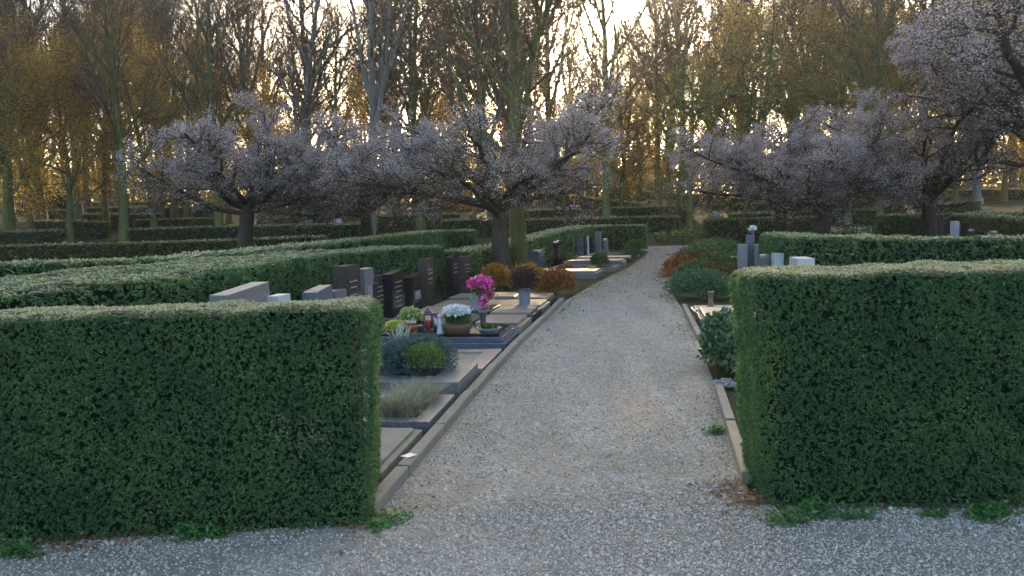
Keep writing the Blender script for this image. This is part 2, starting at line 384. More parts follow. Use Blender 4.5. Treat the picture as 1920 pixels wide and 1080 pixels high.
def scatter_leaves():
    G = Geo(); pts = []
    # brown litter along the feet of the two front hedges, and thicker on the far end of the path
    n = 2600; t = rng.random(n); a = np.clip(.55 + wob(np.stack([t * 9, 0 * t, 0 * t], 1), 1.5, 21), .1, 1.4)
    pts.append(np.stack([-5 + 4.1 * t, 4.70 + .44 * t + .1 - rng.exponential(.075, n) * a, np.full(n, .017)], 1))
    n = 2600; t = rng.random(n); a = np.clip(.55 + wob(np.stack([t * 9, 0 * t + 3, 0 * t], 1), 1.5, 22), .1, 1.4)
    pts.append(np.stack([1.5 + 4.5 * t, 5.24 - .16 * t + .08 - rng.exponential(.075, n) * a, np.full(n, .017)], 1))
    n = 320; pts.append(np.stack([rng.normal(1.58, .13, n), rng.normal(5.45, .2, n), np.full(n, .017)], 1))
    n = 5200; y = 18 + 28 * rng.random(n) ** .7; lo = np.interp(y, PL[:, 0], PL[:, 1]); hi = np.interp(y, PR[:, 0], PR[:, 1])
    b = rng.beta(.6, .6, n); pts.append(np.stack([lo + (hi - lo) * b, y, np.full(n, .025)], 1))
    n = 260; y = rng.uniform(5, 17, n); lo = np.interp(y, PL[:, 0], PL[:, 1]); hi = np.interp(y, PR[:, 0], PR[:, 1])
    pts.append(np.stack([lo + (hi - lo) * rng.random(n), y, np.full(n, .022)], 1))
    P = np.concatenate(pts); n = len(P)
    A = rdir(n) * [1, 1, .3]; A = unit(A); B = np.cross(A, unit(rdir(n) * [.4, .4, 1] + [0, 0, 1.2]))
    s = rng.uniform(.012, .026, (n, 1)) * np.where(P[:, 1:2] > 16, 1.7, 1)
    G.leaves(P + [0, 0, .004], A * s, B * s * .5)
    tag(link('fallen_leaves', G.mesh('fallen_leaves', [M_FALLEN])), 'brown fallen leaves along the hedge feet and the path', 'leaf litter', kind='stuff')
scatter_leaves()

# ------------------------------------------------------------------ hedges
def hedge(label, pts, width, hts, dens=60, size=.12, mats=None, name='hedge', needles=3, topmix=.25, group=None, rnd=.12, flare=0, bulge=.04, cat='hedge', xlim=None, wf=None, nw=.3):
    """clipped hedge along a polyline pts [(x,y)] (centre line) with heights hts; leaf sprigs all over, twiggy core inside"""
    P = np.array(pts, float); H = np.array(hts, float) if hasattr(hts, '__len__') else np.full(len(P), hts)
    # densify + smooth
    seg = np.linalg.norm(np.diff(P, axis=0), axis=1); S = np.concatenate([[0], np.cumsum(seg)]); L = S[-1]
    ns = max(3, int(L / .5) + 1); ss = np.linspace(0, L, ns)
    px = np.interp(ss, S, P[:, 0]); py = np.interp(ss, S, P[:, 1])
    if len(P) > 2:
        for _ in range(3):
            px[1:-1] = (px[:-2] + 2 * px[1:-1] + px[2:]) / 4; py[1:-1] = (py[:-2] + 2 * py[1:-1] + py[2:]) / 4
    hh = np.interp(ss, S, H)
    tx, ty = np.gradient(px), np.gradient(py); tl = np.hypot(tx, ty); tx /= tl; ty /= tl
    ox, oy = px.mean(), py.mean(); oz = g(oy)
    wfs = np.interp(ss, S, np.array(wf, float)) if wf is not None else np.ones(ns)
    def mapw(s, t, z):
        t = t * np.interp(s, ss, wfs)
        x = np.interp(s, ss, px); y = np.interp(s, ss, py); ax = np.interp(s, ss, tx); ay = np.interp(s, ss, ty)
        e = np.clip(s, None, 0) + np.clip(s - L, 0, None)     # beyond the ends: extend straight
        x = x + ax * e; y = y + ay * e
        X = x - ay * t; Y = y + ax * t
        return np.stack([X - ox, Y - oy, np.interp(Y, GY, GZ) - oz + z], 1)
    w2 = width / 2; G = Geo()
    # core
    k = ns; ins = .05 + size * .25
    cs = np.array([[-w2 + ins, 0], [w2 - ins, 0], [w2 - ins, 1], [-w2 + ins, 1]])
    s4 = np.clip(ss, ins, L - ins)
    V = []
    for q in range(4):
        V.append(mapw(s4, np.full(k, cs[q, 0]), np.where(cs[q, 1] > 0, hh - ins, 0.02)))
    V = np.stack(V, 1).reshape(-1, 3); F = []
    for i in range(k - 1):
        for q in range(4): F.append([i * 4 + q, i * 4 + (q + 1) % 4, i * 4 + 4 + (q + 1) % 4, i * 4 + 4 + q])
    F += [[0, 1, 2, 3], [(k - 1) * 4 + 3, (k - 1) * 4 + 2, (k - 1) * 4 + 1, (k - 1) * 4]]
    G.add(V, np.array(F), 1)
    # leaf sprigs on the rounded box
    hm = hh.mean()
    areas = [L * hm, L * hm, L * width, width * hm, width * hm]; N = [max(6, int(a * dens)) for a in areas]
    N[2] = int(N[2] * 1.9 * wfs.mean())
    lists = []
    for f, n in enumerate(N):
        s = rng.random(n) * L; t = (rng.random(n) - .5) * width; z = rng.random(n) ** (.9)
        if f == 0: t[:] = -w2
        if f == 1: t[:] = w2
        if f == 3: s[:] = 0
        if f == 4: s[:] = L
        h = np.interp(s, ss, hh); z = z * h
        if f == 2: z = h.copy()
        # rounding
        qs = np.clip(s, rnd, L - rnd); qt = np.clip(t, -w2 + rnd, w2 - rnd); qz = np.minimum(z, h - rnd)
        D = np.stack([s - qs, t - qt, z - qz], 1); nl = np.linalg.norm(D, axis=1, keepdims=True)
        Nn = D / (nl + 1e-9)
        s, t, z = qs + Nn[:, 0] * rnd, qt + Nn[:, 1] * rnd, qz + Nn[:, 2] * rnd
        if flare:
            s = s + np.where(s < L / 2, -1, 1) * flare * (z / h) * np.clip(1 - (L / 2 - np.abs(s - L / 2)) / .9, 0, 1)
        lists.append((s, t, z, Nn, np.full(n, f)))
    s = np.concatenate([a[0] for a in lists]); t = np.concatenate([a[1] for a in lists]); z = np.concatenate([a[2] for a in lists])
    Nl = np.concatenate([a[3] for a in lists]); fid = np.concatenate([a[4] for a in lists])
    if xlim is not None:
        X = mapw(s, t, z)[:, 0] + ox; keep = (X > xlim[0]) & (X < xlim[1]) | (rng.random(len(X)) < .22)
        s, t, z, Nl, fid = s[keep], t[keep], z[keep], Nl[keep], fid[keep]
    W = mapw(s, t, z)
    ax = np.interp(s, ss, tx); ay = np.interp(s, ss, ty)
    Nw = np.stack([ax * Nl[:, 0] - ay * Nl[:, 1], ay * Nl[:, 0] + ax * Nl[:, 1], Nl[:, 2]], 1)
    n = len(W); key = W + [ox, oy, 0]
    off = bulge * wob(key, 2.3, 1) + bulge * .8 * wob(key, 7, 2) * np.where(fid == 2, .4, 1) - np.abs(rng.normal(0, size * .45, n)) * np.where(fid == 2, .35, 1) + .01
    hol = wob(key, 9, 7) + .6 * wob(key, 20, 8)
    off = off - np.clip(hol - .5, 0, 1) * (.035 + size * .6) * np.where(fid == 2, .25, 1)
    W = W + Nw * off[:, None]
    up = np.array([0, 0, 1.0])
    dirs = unit(Nw * .7 + rdir(n) * .75 + up * .25)
    istop = fid == 2
    for kk in range(needles):
        f = (kk + .5) / needles
        nd = unit(dirs * .55 + rdir(n) * .8)
        nd = np.where(istop[:, None], unit(nd * [1, 1, .22]), nd)
        c = W + dirs * np.where(istop, size * f * .45, size * f)[:, None] + nd * size * .25
        sz = size * rng.uniform(.35, .75, (n, 1))
        wd = np.cross(nd, rdir(n)); wt = np.cross(nd, unit(rdir(n) * .55 + [0, 0, 1.0])); wd = unit(np.where(istop[:, None], wt, wd))
        brown = (rng.random(n) < (topmix * istop + .008 + .35 * np.clip(wob(key, 3.1, 12) * .7 + wob(key, 8, 14) * .5 - .62, 0, 1)))  # dense on tops, where it also paints their light; elsewhere dead sprigs
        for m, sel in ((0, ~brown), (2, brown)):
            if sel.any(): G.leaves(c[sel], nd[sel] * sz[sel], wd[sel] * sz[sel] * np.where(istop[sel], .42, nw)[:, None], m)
    mats = mats or [M_HEDGE, M_YEWCORE, M_YEWTOP]
    o = link(name, G.mesh(name, mats)); o.location = (ox, oy, oz)
    return tag(o, label, cat, group)
YEW = [M_YEW, M_YEWCORE, M_YEWTOP]
def hedge_px(label, pix, h, width=.8, **kw):
    """hedge whose front top edge is seen through photograph positions pix"""
    pts = []
    for (u, v) in pix: pts.append(at(u, v, h))
    P = np.array(pts); d = np.gradient(P, axis=0); nrm = np.stack([-d[:, 1], d[:, 0]], 1); nrm = unit(nrm)
    nrm *= np.where((nrm * P).sum(1, keepdims=True) > 0, 1, -1)
    P = P + nrm * width / 2
    return hedge(label, [tuple(p) for p in P], width, h, **kw)

# two big yew hedges in front
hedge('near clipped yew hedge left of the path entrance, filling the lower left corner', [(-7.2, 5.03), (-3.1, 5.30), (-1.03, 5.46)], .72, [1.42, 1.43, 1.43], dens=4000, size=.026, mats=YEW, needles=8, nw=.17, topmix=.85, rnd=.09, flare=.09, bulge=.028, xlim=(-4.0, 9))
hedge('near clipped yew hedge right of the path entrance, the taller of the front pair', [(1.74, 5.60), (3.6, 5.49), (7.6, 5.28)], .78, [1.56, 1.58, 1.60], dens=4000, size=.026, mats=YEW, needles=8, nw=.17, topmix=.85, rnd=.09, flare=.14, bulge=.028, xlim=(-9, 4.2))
# middle distance
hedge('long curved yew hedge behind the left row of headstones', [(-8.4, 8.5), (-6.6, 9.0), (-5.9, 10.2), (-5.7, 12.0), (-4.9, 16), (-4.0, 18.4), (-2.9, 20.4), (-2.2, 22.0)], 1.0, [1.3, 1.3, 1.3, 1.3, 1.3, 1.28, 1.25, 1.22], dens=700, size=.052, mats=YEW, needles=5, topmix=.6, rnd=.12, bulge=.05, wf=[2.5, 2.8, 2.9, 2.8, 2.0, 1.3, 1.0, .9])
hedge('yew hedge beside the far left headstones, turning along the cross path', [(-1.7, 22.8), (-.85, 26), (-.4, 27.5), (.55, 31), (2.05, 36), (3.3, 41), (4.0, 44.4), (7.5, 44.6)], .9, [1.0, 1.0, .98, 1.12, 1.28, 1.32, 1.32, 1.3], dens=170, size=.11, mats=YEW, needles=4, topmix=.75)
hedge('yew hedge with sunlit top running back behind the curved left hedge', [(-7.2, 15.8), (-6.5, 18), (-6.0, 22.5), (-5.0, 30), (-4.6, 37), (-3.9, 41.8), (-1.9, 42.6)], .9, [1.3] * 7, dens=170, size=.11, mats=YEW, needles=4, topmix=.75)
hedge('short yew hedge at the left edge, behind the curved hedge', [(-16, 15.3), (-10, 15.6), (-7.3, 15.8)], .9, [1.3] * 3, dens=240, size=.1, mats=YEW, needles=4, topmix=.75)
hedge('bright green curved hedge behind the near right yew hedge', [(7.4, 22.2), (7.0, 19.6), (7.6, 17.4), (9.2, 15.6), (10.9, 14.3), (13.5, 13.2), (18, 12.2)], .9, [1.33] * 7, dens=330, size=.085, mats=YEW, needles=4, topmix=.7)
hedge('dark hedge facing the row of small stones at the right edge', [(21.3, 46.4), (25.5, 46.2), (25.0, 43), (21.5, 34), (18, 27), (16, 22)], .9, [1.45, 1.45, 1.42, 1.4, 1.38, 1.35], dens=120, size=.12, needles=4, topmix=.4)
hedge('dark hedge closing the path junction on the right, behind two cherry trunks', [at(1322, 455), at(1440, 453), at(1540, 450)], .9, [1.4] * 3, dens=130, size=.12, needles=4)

far = [
 ('low yellow flowering hedge at the far left behind the short yew hedge', [(-60, 464), (67, 461), (240, 456), (450, 450), (612, 444)], .9, M_HEDGEYEL),
 ('dark hedge behind the left half of the yellow flowering hedge', [(-60, 437), (40, 435), (112, 433)], 1.35, None),
 ('wide dark hedge directly behind the right half of the yellow flowering hedge', [(238, 432), (400, 426), (470, 424), (685, 420)], 1.3, None),
 ('far left hedge with a brown cut end', [(62, 415), (120, 415), (186, 417)], 1.35, None),
 ('far left hedge between two trunks, above the wide dark hedge', [(250, 414), (330, 411), (400, 409)], 1.35, None),
 ('dark far hedge left of the pale grey trunk', [(150, 402), (220, 402), (292, 402)], 1.35, None),
 ('thin far hedge line at the left, near the golden tree', [(60, 396), (110, 395), (152, 394)], 1.3, None),
 ('upper thin hedge line behind the pale trunk at the left', [(160, 390), (215, 389), (275, 388)], 1.3, None),
 ('uppermost hedge line on the far left slope', [(100, 380), (200, 380), (290, 378)], 1.3, None),
 ('far hedge just left of the left cherry trunk', [(305, 390), (350, 389), (402, 388)], 1.3, None),
 ('far hedge row behind the left cherry, right of its trunk', [(480, 410), (550, 408), (620, 406)], 1.3, None),
 ('upper far hedge behind the leaning grey trunk', [(540, 386), (610, 385), (682, 384)], 1.3, None),
 ('topmost far hedge line near the leaning grey trunk', [(580, 372), (640, 370), (690, 368)], 1.3, None),
 ('far hedge right of the leaning grey trunk', [(705, 405), (745, 404), (787, 402)], 1.3, None),
 ('pale topped far hedge left of the middle cherry trunk', [(792, 403), (830, 402), (862, 401)], 1.3, None),
 ('lower far hedge touching the middle cherry trunk', [(830, 414), (880, 412), (928, 411)], 1.3, None),
 ('high far hedge behind the middle cherry', [(795, 376), (840, 375), (885, 374)], 1.3, None),
 ('low far hedge behind the second cherry trunk', [(985, 412), (1060, 411), (1142, 410)], 1.1, None),
 ('far hedge under the row of pale small stones', [(985, 395), (1040, 393), (1088, 392)], 1.2, None),
 ('slanting far hedge left of the tall sunlit trunk', [(1000, 366), (1060, 366), (1110, 372), (1135, 377)], 1.2, None),
 ('slanting far hedge right of the tall sunlit trunk', [(1142, 376), (1180, 380), (1222, 386)], 1.2, None),
 ('broad dark far hedge facing the end of the path', [(1140, 391), (1200, 389), (1300, 386)], 1.4, None),
 ('lower far hedge beneath the broad dark one', [(1138, 409), (1200, 408), (1275, 407)], 1.1, None),
 ('long slanting far hedge with sunlit top, behind the green tree', [(1140, 355), (1200, 359), (1290, 364), (1370, 370), (1450, 378)], 1.2, None),
 ('dark far hedge right of the green tree', [(1380, 383), (1415, 382), (1460, 380)], 1.4, None),
 ('lower far hedge between the green tree and the right cherry', [(1368, 401), (1410, 400), (1460, 399)], 1.1, None),
 ('far hedge between the two right cherry trunks and beyond', [(1478, 378), (1500, 378), (1550, 377)], 1.4, None),
 ('long far hedge right of the right cherry trunk', [(1548, 367), (1590, 367), (1640, 368)], 1.3, None),
 ('low far hedge under the long one right of the cherries', [(1548, 394), (1600, 394), (1645, 394)], 1.1, None),
 ('dark block of far hedge with a square end, right of the cherries', [(1652, 376), (1675, 375), (1700, 374)], 1.5, None),
 ('slanting olive far hedge at the right', [(1760, 385), (1800, 381), (1840, 377)], 1.4, None),
 ('far hedge line at the right edge behind the stones', [(1812, 400), (1870, 400), (1960, 400)], 1.3, None),
 ('topmost far hedge at the right edge', [(1680, 357), (1800, 356), (1950, 354)], 1.2, None),
]
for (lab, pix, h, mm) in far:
    hedge_px(lab, pix, h, .9, dens=46, size=.17, needles=3, topmix=.6, mats=[mm or M_HEDGE, M_YEWCORE, M_YEWTOP], rnd=.15, bulge=.06, group='clipped hedges of the far plots')  # large pale share on the tops stands in for sunlight along them

# flower beds at the junction
def flowerbed(label, pix, h, mats, depth=.8, n=900, sz=.09):
    P = np.array([at(*p) for p in pix]); G = Geo(); t = rng.random(n) * (len(P) - 1)
    i = np.clip(t.astype(int), 0, len(P) - 2); f = (t - i)[:, None]
    c = P[i] * (1 - f) + P[i + 1] * f; y = c[:, 1] + rng.random(n) * depth
    o = P.mean(0); oz = g(o[1])
    z = rng.random(n) ** .7 * h * (.75 + .25 * wob(np.stack([c[:, 0], y, 0 * y], 1), 3, 5))
    C = np.stack([c[:, 0] - o[0], y - o[1], np.interp(y, GY, GZ) - oz + z], 1)
    A = rdir(n); B = unit(np.cross(A, rdir(n))); s = rng.uniform(.5, 1, (n, 1)) * sz
    fl = (z > .5 * h) & (rng.random(n) < .28)
    G.leaves(C[~fl], (A * s)[~fl], (B * s * .5)[~fl], 0); G.leaves(C[fl], (A * s * .5)[fl], (B * s * .45)[fl], 1)
    ob = link('flower_bed', G.mesh('flower_bed', mats)); ob.location = (o[0], o[1], oz)
    return tag(ob, label, 'flower bed')
flowerbed('flower bed with yellow and white blooms at the end of the path', [(1230, 457), (1322, 455)], .95, [M_HEDGE, M_YELLFL], 1.2, 1500)
flowerbed('bed of small white flowers right of the right cherry trunk', [(1556, 449), (1656, 447)], .8, [M_HEDGE, M_WHITEFL], 1.5, 1300)
flowerbed('yellow blooms in front of the yellow flowering hedge', [(70, 487), (250, 482), (360, 478)], .35, [M_HEDGEYEL, M_YELLFL], .8, 1500)

# ------------------------------------------------------------------ trees
def grow(p):
    """returns segments (p0,r0,p1,r1,level) and tips (pos, dir, level)"""
    segs = []; tips = []; R = random.Random(p['seed'])
    def branch(pos, d, length, r, lev):
        ns = p['nseg'][lev]; L = length / ns; pts = []
        r_end = r * p['taper'][lev]
        for i in range(ns):
            t0, t1 = i / ns, (i + 1) / ns
            jit = p['jit'][lev]
            d = Vector((d.x + R.gauss(0, jit), d.y + R.gauss(0, jit), d.z + R.gauss(0, jit) + p['up'][lev]))
            d.normalize()
            q = pos + d * L
            segs.append((tuple(pos), r + (r_end - r) * t0, tuple(q), r + (r_end - r) * t1, lev))
            pts.append((pos, q, d.copy(), r + (r_end - r) * t1, t1)); pos = q
        if lev >= p['levels'] - 2:
            tips.append((tuple(pos), tuple(d), lev))
        if lev + 1 < p['levels']:
            nb = p['nb'][lev]; nb = max(1, int(nb * R.uniform(.8, 1.2) + .5))
            a0 = R.uniform(0, 6.28)
            for b in range(nb):
                f = p['start'][lev] + (1 - p['start'][lev]) * ((b + R.uniform(.1, .9)) / nb)
                k = min(ns - 1, int(f * ns)); a, q, dd, rr, _ = pts[k]
                base = a.lerp(q, f * ns - k)
                ang = math.radians(R.gauss(p['ang'][lev], p['angv'])); az = a0 + b * 2.4 + R.uniform(-.5, .5)
                ref = Vector((0, 0, 1)) if abs(dd.z) < .9 else Vector((1, 0, 0))
                X = dd.cross(ref).normalized(); Y = dd.cross(X)
                nd = dd * math.cos(ang) + (X * math.cos(az) + Y * math.sin(az)) * math.sin(ang)
                shape = p['shape'](f) if lev == 0 else (1 - .45 * f)
                branch(base, nd, p['len'][lev + 1] * shape * R.uniform(.75, 1.2), min(rr * .8, p['rad'][lev + 1] * R.uniform(.8, 1.15)), lev + 1)
    branch(Vector((0, 0, -.1)), Vector((p.get('lean', 0), 0, 1)), p['len'][0], p['rad'][0], 0)
    return segs, tips
def seed_(k): return sum(map(ord, k)) % 50
def tree_meshes(key, p, bark, twig, leaf=None, nleaf=0, lsize=.1, lspread=.3, asp=.5, trunk_lev=2, leaf2=None, n2=0, s2=.03, along=False):
    segs, tips = grow(p)
    tr, cr = Geo(), Geo()
    for lev in range(p['levels']):
        S = [s for s in segs if s[4] == lev]
        if not S: continue
        a = np.array([s[0] for s in S]); b = np.array([s[2] for s in S]); r0 = np.array([s[1] for s in S]); r1 = np.array([s[3] for s in S])
        if lev == 0:
            fl = np.clip(1 - a[:, 2] / 1.0, 0, 1); r0 = r0 * (1 + .35 * fl ** 2)
            fl = np.clip(1 - b[:, 2] / 1.0, 0, 1); r1 = r1 * (1 + .35 * fl ** 2)
        d = (b - a) * .04; k = [12, 7, 5, 3, 3, 3][lev]
        (tr if lev < trunk_lev else cr).tubes(a, r0, b + d, r1, k, 0)
    if leaf is not None and nleaf:
        T = np.array([t[0] for t in tips]); Dn = np.array([t[1] for t in tips])
        if along:
            S = [q for q in segs if q[4] >= 3]; a = np.array([q[0] for q in S]); b = np.array([q[2] for q in S])
            wgt = np.clip(.8 + wob(a, .9, seed_(key)), .15, None) * (.5 + np.clip(a[:, 2] - a[:, 2].mean() + 1, 0, 2)); i = rng.choice(len(S), nleaf, p=wgt / wgt.sum())
            C = a[i] + (b - a)[i] * rng.random((nleaf, 1)) + rng.normal(0, .035, (nleaf, 3))
        i = rng.integers(0, len(T), nleaf)
        if not along: C = T[i] - Dn[i] * rng.uniform(-.1, .9, (nleaf, 1)) * lspread * 2 + rng.normal(0, lspread * .5, (nleaf, 3))
        A = rdir(nleaf); B = unit(np.cross(A, rdir(nleaf))); s = rng.uniform(.6, 1.2, (nleaf, 1)) * lsize
        cr.leaves(C, A * s, B * s * asp, 1)
    if leaf2 is not None:
        i = rng.integers(0, len(T), n2)
        C = T[i] - Dn[i] * rng.uniform(-.1, 1.2, (n2, 1)) * lspread * 2.4 + rng.normal(0, lspread * .7, (n2, 3))
        A = rdir(n2); B = unit(np.cross(A, rdir(n2))); s = rng.uniform(.6, 1.2, (n2, 1)) * s2
        cr.leaves(C, A * s, B * s * .45, 2)
    return tr.mesh(key + '_trunk', [bark], True), cr.mesh(key + '_crown', [m for m in (twig, leaf, leaf2) if m is not None])
def place_tree(name, label, meshes, x, y, rz, sc=1, group=None, cat='tree', sz=None):
    o = thing(name, label, cat, (x, y, g(y)), rz, group); o.scale = (sc, sc, sz or sc)
    link('trunk', meshes[0], o); link('crown', meshes[1], o)
    return o
import time as _t; _t0 = _t.time()
def tall(seed, h=24, rad=.42, nb=15, spread=1.0, fork=False):
    return dict(seed=seed, levels=5, nseg=[12, 6, 4, 3, 2], taper=[.22, .3, .35, .4, .4], jit=[.035, .08, .12, .16, .2], up=[.03, .10, .06, .03, .02],
                nb=[nb, 9, 8, 7], start=[.20, .15, .12, .1], ang=[34 * spread, 36, 38, 42], angv=8, len=[h, h * .42, h * .17, h * .085, h * .045], rad=[rad, rad * .42, .055, .024, .013],
                shape=lambda f: 1.15 - .75 * f)
TALL = [tree_meshes('bare_tall', tall(s, h, r, nb, sp), b, M_TWIG, M_BUDTWIG, 11000, .05, .35, .3) for s, h, r, nb, sp, b in
        ((1, 25, .42, 16, 1.0, M_BARK), (2, 23, .38, 14, 1.15, M_BARKGRN), (3, 27, .46, 17, .85, M_BARK), (4, 22, .4, 13, 1.3, M_BARKPALE))]
FORK = tree_meshes('forked_tall', dict(seed=23, levels=5, nseg=[7, 9, 5, 3, 2], taper=[.8, .22, .3, .4, .4], jit=[.03, .05, .1, .16, .2], up=[.03, .10, .06, .03, .02],
                nb=[5, 11, 7, 5], start=[.62, .18, .15, .1], ang=[24, 40, 40, 42], angv=6, len=[10.5, 14, 5.5, 2.3, 1.1], rad=[.46, .27, .075, .028, .014], shape=lambda f: 1, lean=.03), M_BARKPALE, M_TWIGDK, M_BUDTWIG, 9000, .05, .35, .3)
def mid(seed, h=13, rad=.26, nb=13):
    return dict(seed=seed, levels=5, nseg=[8, 5, 4, 3, 2], taper=[.2, .3, .35, .4, .4], jit=[.05, .1, .14, .18, .2], up=[.03, .07, .03, .01, .0],
                nb=[nb, 7, 6, 5], start=[.13, .2, .15, .1], ang=[58, 42, 42, 45], angv=9, len=[h, h * .42, h * .19, h * .09, h * .05], rad=[rad, rad * .4, .045, .02, .01], shape=lambda f: 1.15 - .7 * f)
GOLD = [tree_meshes('gold', mid(s, h), M_BARKGRN, M_TWIG, M_GOLD, 30000, .06, .9) for s, h in ((31, 14), (32, 12))]
GREEN = [tree_meshes('green', mid(s, h, .3, 15), M_BARKGRN, M_TWIG, M_GREENLEAF, 32000, .062, .9) for s, h in ((41, 15), (42, 12))]
def cherry(seed, h=2.6, rad=.27, spread=3.6):
    return dict(seed=seed, levels=5, nseg=[4, 7, 5, 4, 2], taper=[.8, .3, .35, .4, .5], jit=[.05, .15, .18, .2, .2], up=[.0, .03, .03, .01, -.02],
                nb=[11, 11, 8, 6], start=[.78, .22, .2, .15], ang=[56, 46, 45, 45], angv=15, len=[h, spread * 1.12, spread * .42, spread * .2, spread * .1], rad=[rad, rad * .5, .055, .02, .008], shape=lambda f: 1.0)
CHERRY = [tree_meshes('cherry', cherry(s, h, r, sp), M_BARKDK, M_TWIGDK, M_BLOSSOM, n, .0185, .26, .85, leaf2=M_BUDLEAF, n2=8000, s2=.03, along=True) for s, h, r, sp, n in
          ((51, 2.9, .24, 3.4, 62000), (52, 2.85, .22, 3.2, 60000), (53, 3.0, .25, 3.7, 70000))]
print('trees', _t.time() - _t0)

def tp(u, y): return xat(u, y), y
cherries = [
 ('blossoming cherry with open dark limbs at the left, behind the curved hedge', 455, 30, 0, 1.08, 0.4),
 ('pale blossoming cherry left of the middle one, beside the forked grey tree', 690, 33, 1, 1.05, 2.0),
 ('blossoming cherry with thick trunk rising from the grave row left of the path', 937, 24, 2, .93, 1.0),
 ('blossoming cherry with an upright trunk behind the bright green right hedge', 1535, 26, 0, .88, 5.1),
 ('blossoming cherry with a leaning side limb, left of the upright right trunk', 1455, 29.5, 2, .9, 2.7),
 ('dense blossoming cherry right of the upright right trunk', 1745, 27, 1, .98, 0.2),
 ('large shaded cherry in the upper right corner', 1965, 23, 1, 1.5, 3.4),
]
for lab, u, y, k, sc, rz in cherries:
    x, y = tp(u, y); place_tree('cherry_tree', lab, CHERRY[k], x, y, rz, sc * 1.2, 'blossoming cherries among the hedges', sz=sc * .94)
tallspec = [
 ('tall bare tree leaning out of the left edge', -110, 62, 0), ('tall bare tree at the upper left corner', 18, 58, 1), ('slim bare tree second from the upper left corner', 80, 72, 2),
 ('bare tree with a pale trunk beside the golden tree at the left', 232, 60, 1), ('bare tree behind the golden trees at the left', 150, 80, 0), ('bare tree above the crown of the left cherry', 330, 84, 2),
 ('tall bare tree between the golden trees and the open sky', 412, 63, 1), ('bare tree with a pale base just right of the left cherry', 577, 65, 3), ('slim bare tree in the open sky at the left', 495, 78, 2),
 ('bare tree right of the forked grey tree', 790, 66, 1), ('tall bare tree behind the forked grey tree', 745, 88, 0), ('first of two close bare trunks above the middle cherry', 925, 70, 2),
 ('second of two close bare trunks above the middle cherry', 962, 73, 0), ('bare tree just left of the sun', 990, 80, 1), ('tall sunlit trunk right under the sun', 1137, 62, 1),
 ('bare tree right of the sun', 1235, 86, 0), ('bare tree standing over the green tree', 1275, 70, 1), ('bare tree behind the green crowns right of the sun', 1390, 82, 2),
 ('bare tree above the upright right cherry', 1530, 76, 0), ('dark bare tree right of the green crowns', 1645, 64, 1), ('bare tree behind the dense right cherry', 1725, 74, 2),
 ('bare tree high behind the upper right cherry', 1830, 68, 3), ('bare tree at the right edge', 1930, 60, 0), ('bare tree beyond the right edge of the view', 2060, 66, 2),
]
for i, (lab, u, y, k) in enumerate(tallspec):
    x, y = tp(u, y); place_tree('bare_tree', lab, TALL[k], x, y, i * 1.9, .92 + .17 * random.random(), 'tall bare trees behind the far plots')
for i in range(36):
    u = -260 + i * 69 + random.uniform(-25, 25); y = random.uniform(76, 104)
    if 1040 < u < 1150: continue
    place_tree('bare_tree', 'tall bare tree deep in the wood, one of many crowding the background', TALL[i % 4 if i % 4 < 3 else 0], xat(u, y), y, i * 2.3, random.uniform(.85, 1.1), 'bare trees deep in the wood')
x, y = tp(973, 27.5); place_tree('bare_tree', 'mossy greenish trunk standing just behind the thick cherry trunk in the middle', TALL[1], x, y, 2.0, .72)
x, y = tp(690, 62); place_tree('forked_tree', 'large bare tree with forked pale grey limbs left of the middle cherry', FORK, x, y, .3, 1)
for i, (u, y, sc) in enumerate([(-120, 62, 1.2), (60, 70, 1.25), (200, 72, 1.2), (350, 74, 1.1), (430, 80, 1.05), (600, 84, 1.0), (700, 84, .95), (960, 86, .9), (1240, 88, .95), (1092, 80, .8), (1152, 86, .85), (1165, 78, .95), (1200, 84, 1.05), (1035, 84, .85), (1120, 93, .95), (1330, 80, 1.15), (1490, 82, 1.35), (1620, 76, 1.3), (1700, 84, 1.3), (1790, 74, 1.1), (1880, 82, 1.2), (1990, 70, 1.1), (520, 90, 1.0), (840, 92, .95)]):
    place_tree('golden_tree', 'golden brown leafing tree standing deeper in the wood among bare trunks', GOLD[i % 2], xat(u, y), y, i * 2.1 + 1, sc, 'golden trees deeper in the wood')
goldspec = [('broad golden leafing tree at the left edge', 10, 57, 0, 1.0), ('golden leafing tree left of the pale trunk', 130, 60, 1, 1.05), ('golden tree rising above the left cherry', 290, 66, 0, 1.05),
 ('low golden tree behind the left cherry crown', 500, 74, 1, .85), ('golden tree behind the pale left cherry', 800, 78, 1, .85), ('small golden tree behind the middle cherry', 890, 72, 1, .75), ('golden tree left of the tall sunlit trunk', 1060, 76, 0, .8),
 ('golden tree right of the tall sunlit trunk', 1180, 82, 1, .85), ('golden tree glowing right of the sun', 1420, 72, 0, 1.3), ('golden tree above the right cherries', 1560, 70, 0, 1.25)]
for i, (lab, u, y, k, sc) in enumerate(goldspec):
    x, y = tp(u, y); place_tree('golden_tree', lab, GOLD[k], x, y, i * 1.3 + .5, sc, 'golden leafing trees behind the far plots')
for i, (lab, u, y, k, sc) in enumerate([('green leafing tree standing right of the path end', 1292, 60, 1, .85), ('green tree behind the right cherries', 1400, 64, 0, .85), ('tall green tree above the dense right cherry', 1590, 62, 0, .85)]):
    x, y = tp(u, y); place_tree('green_tree', lab, GREEN[k], x, y, i * 2.2, sc, 'green leafing trees on the right')

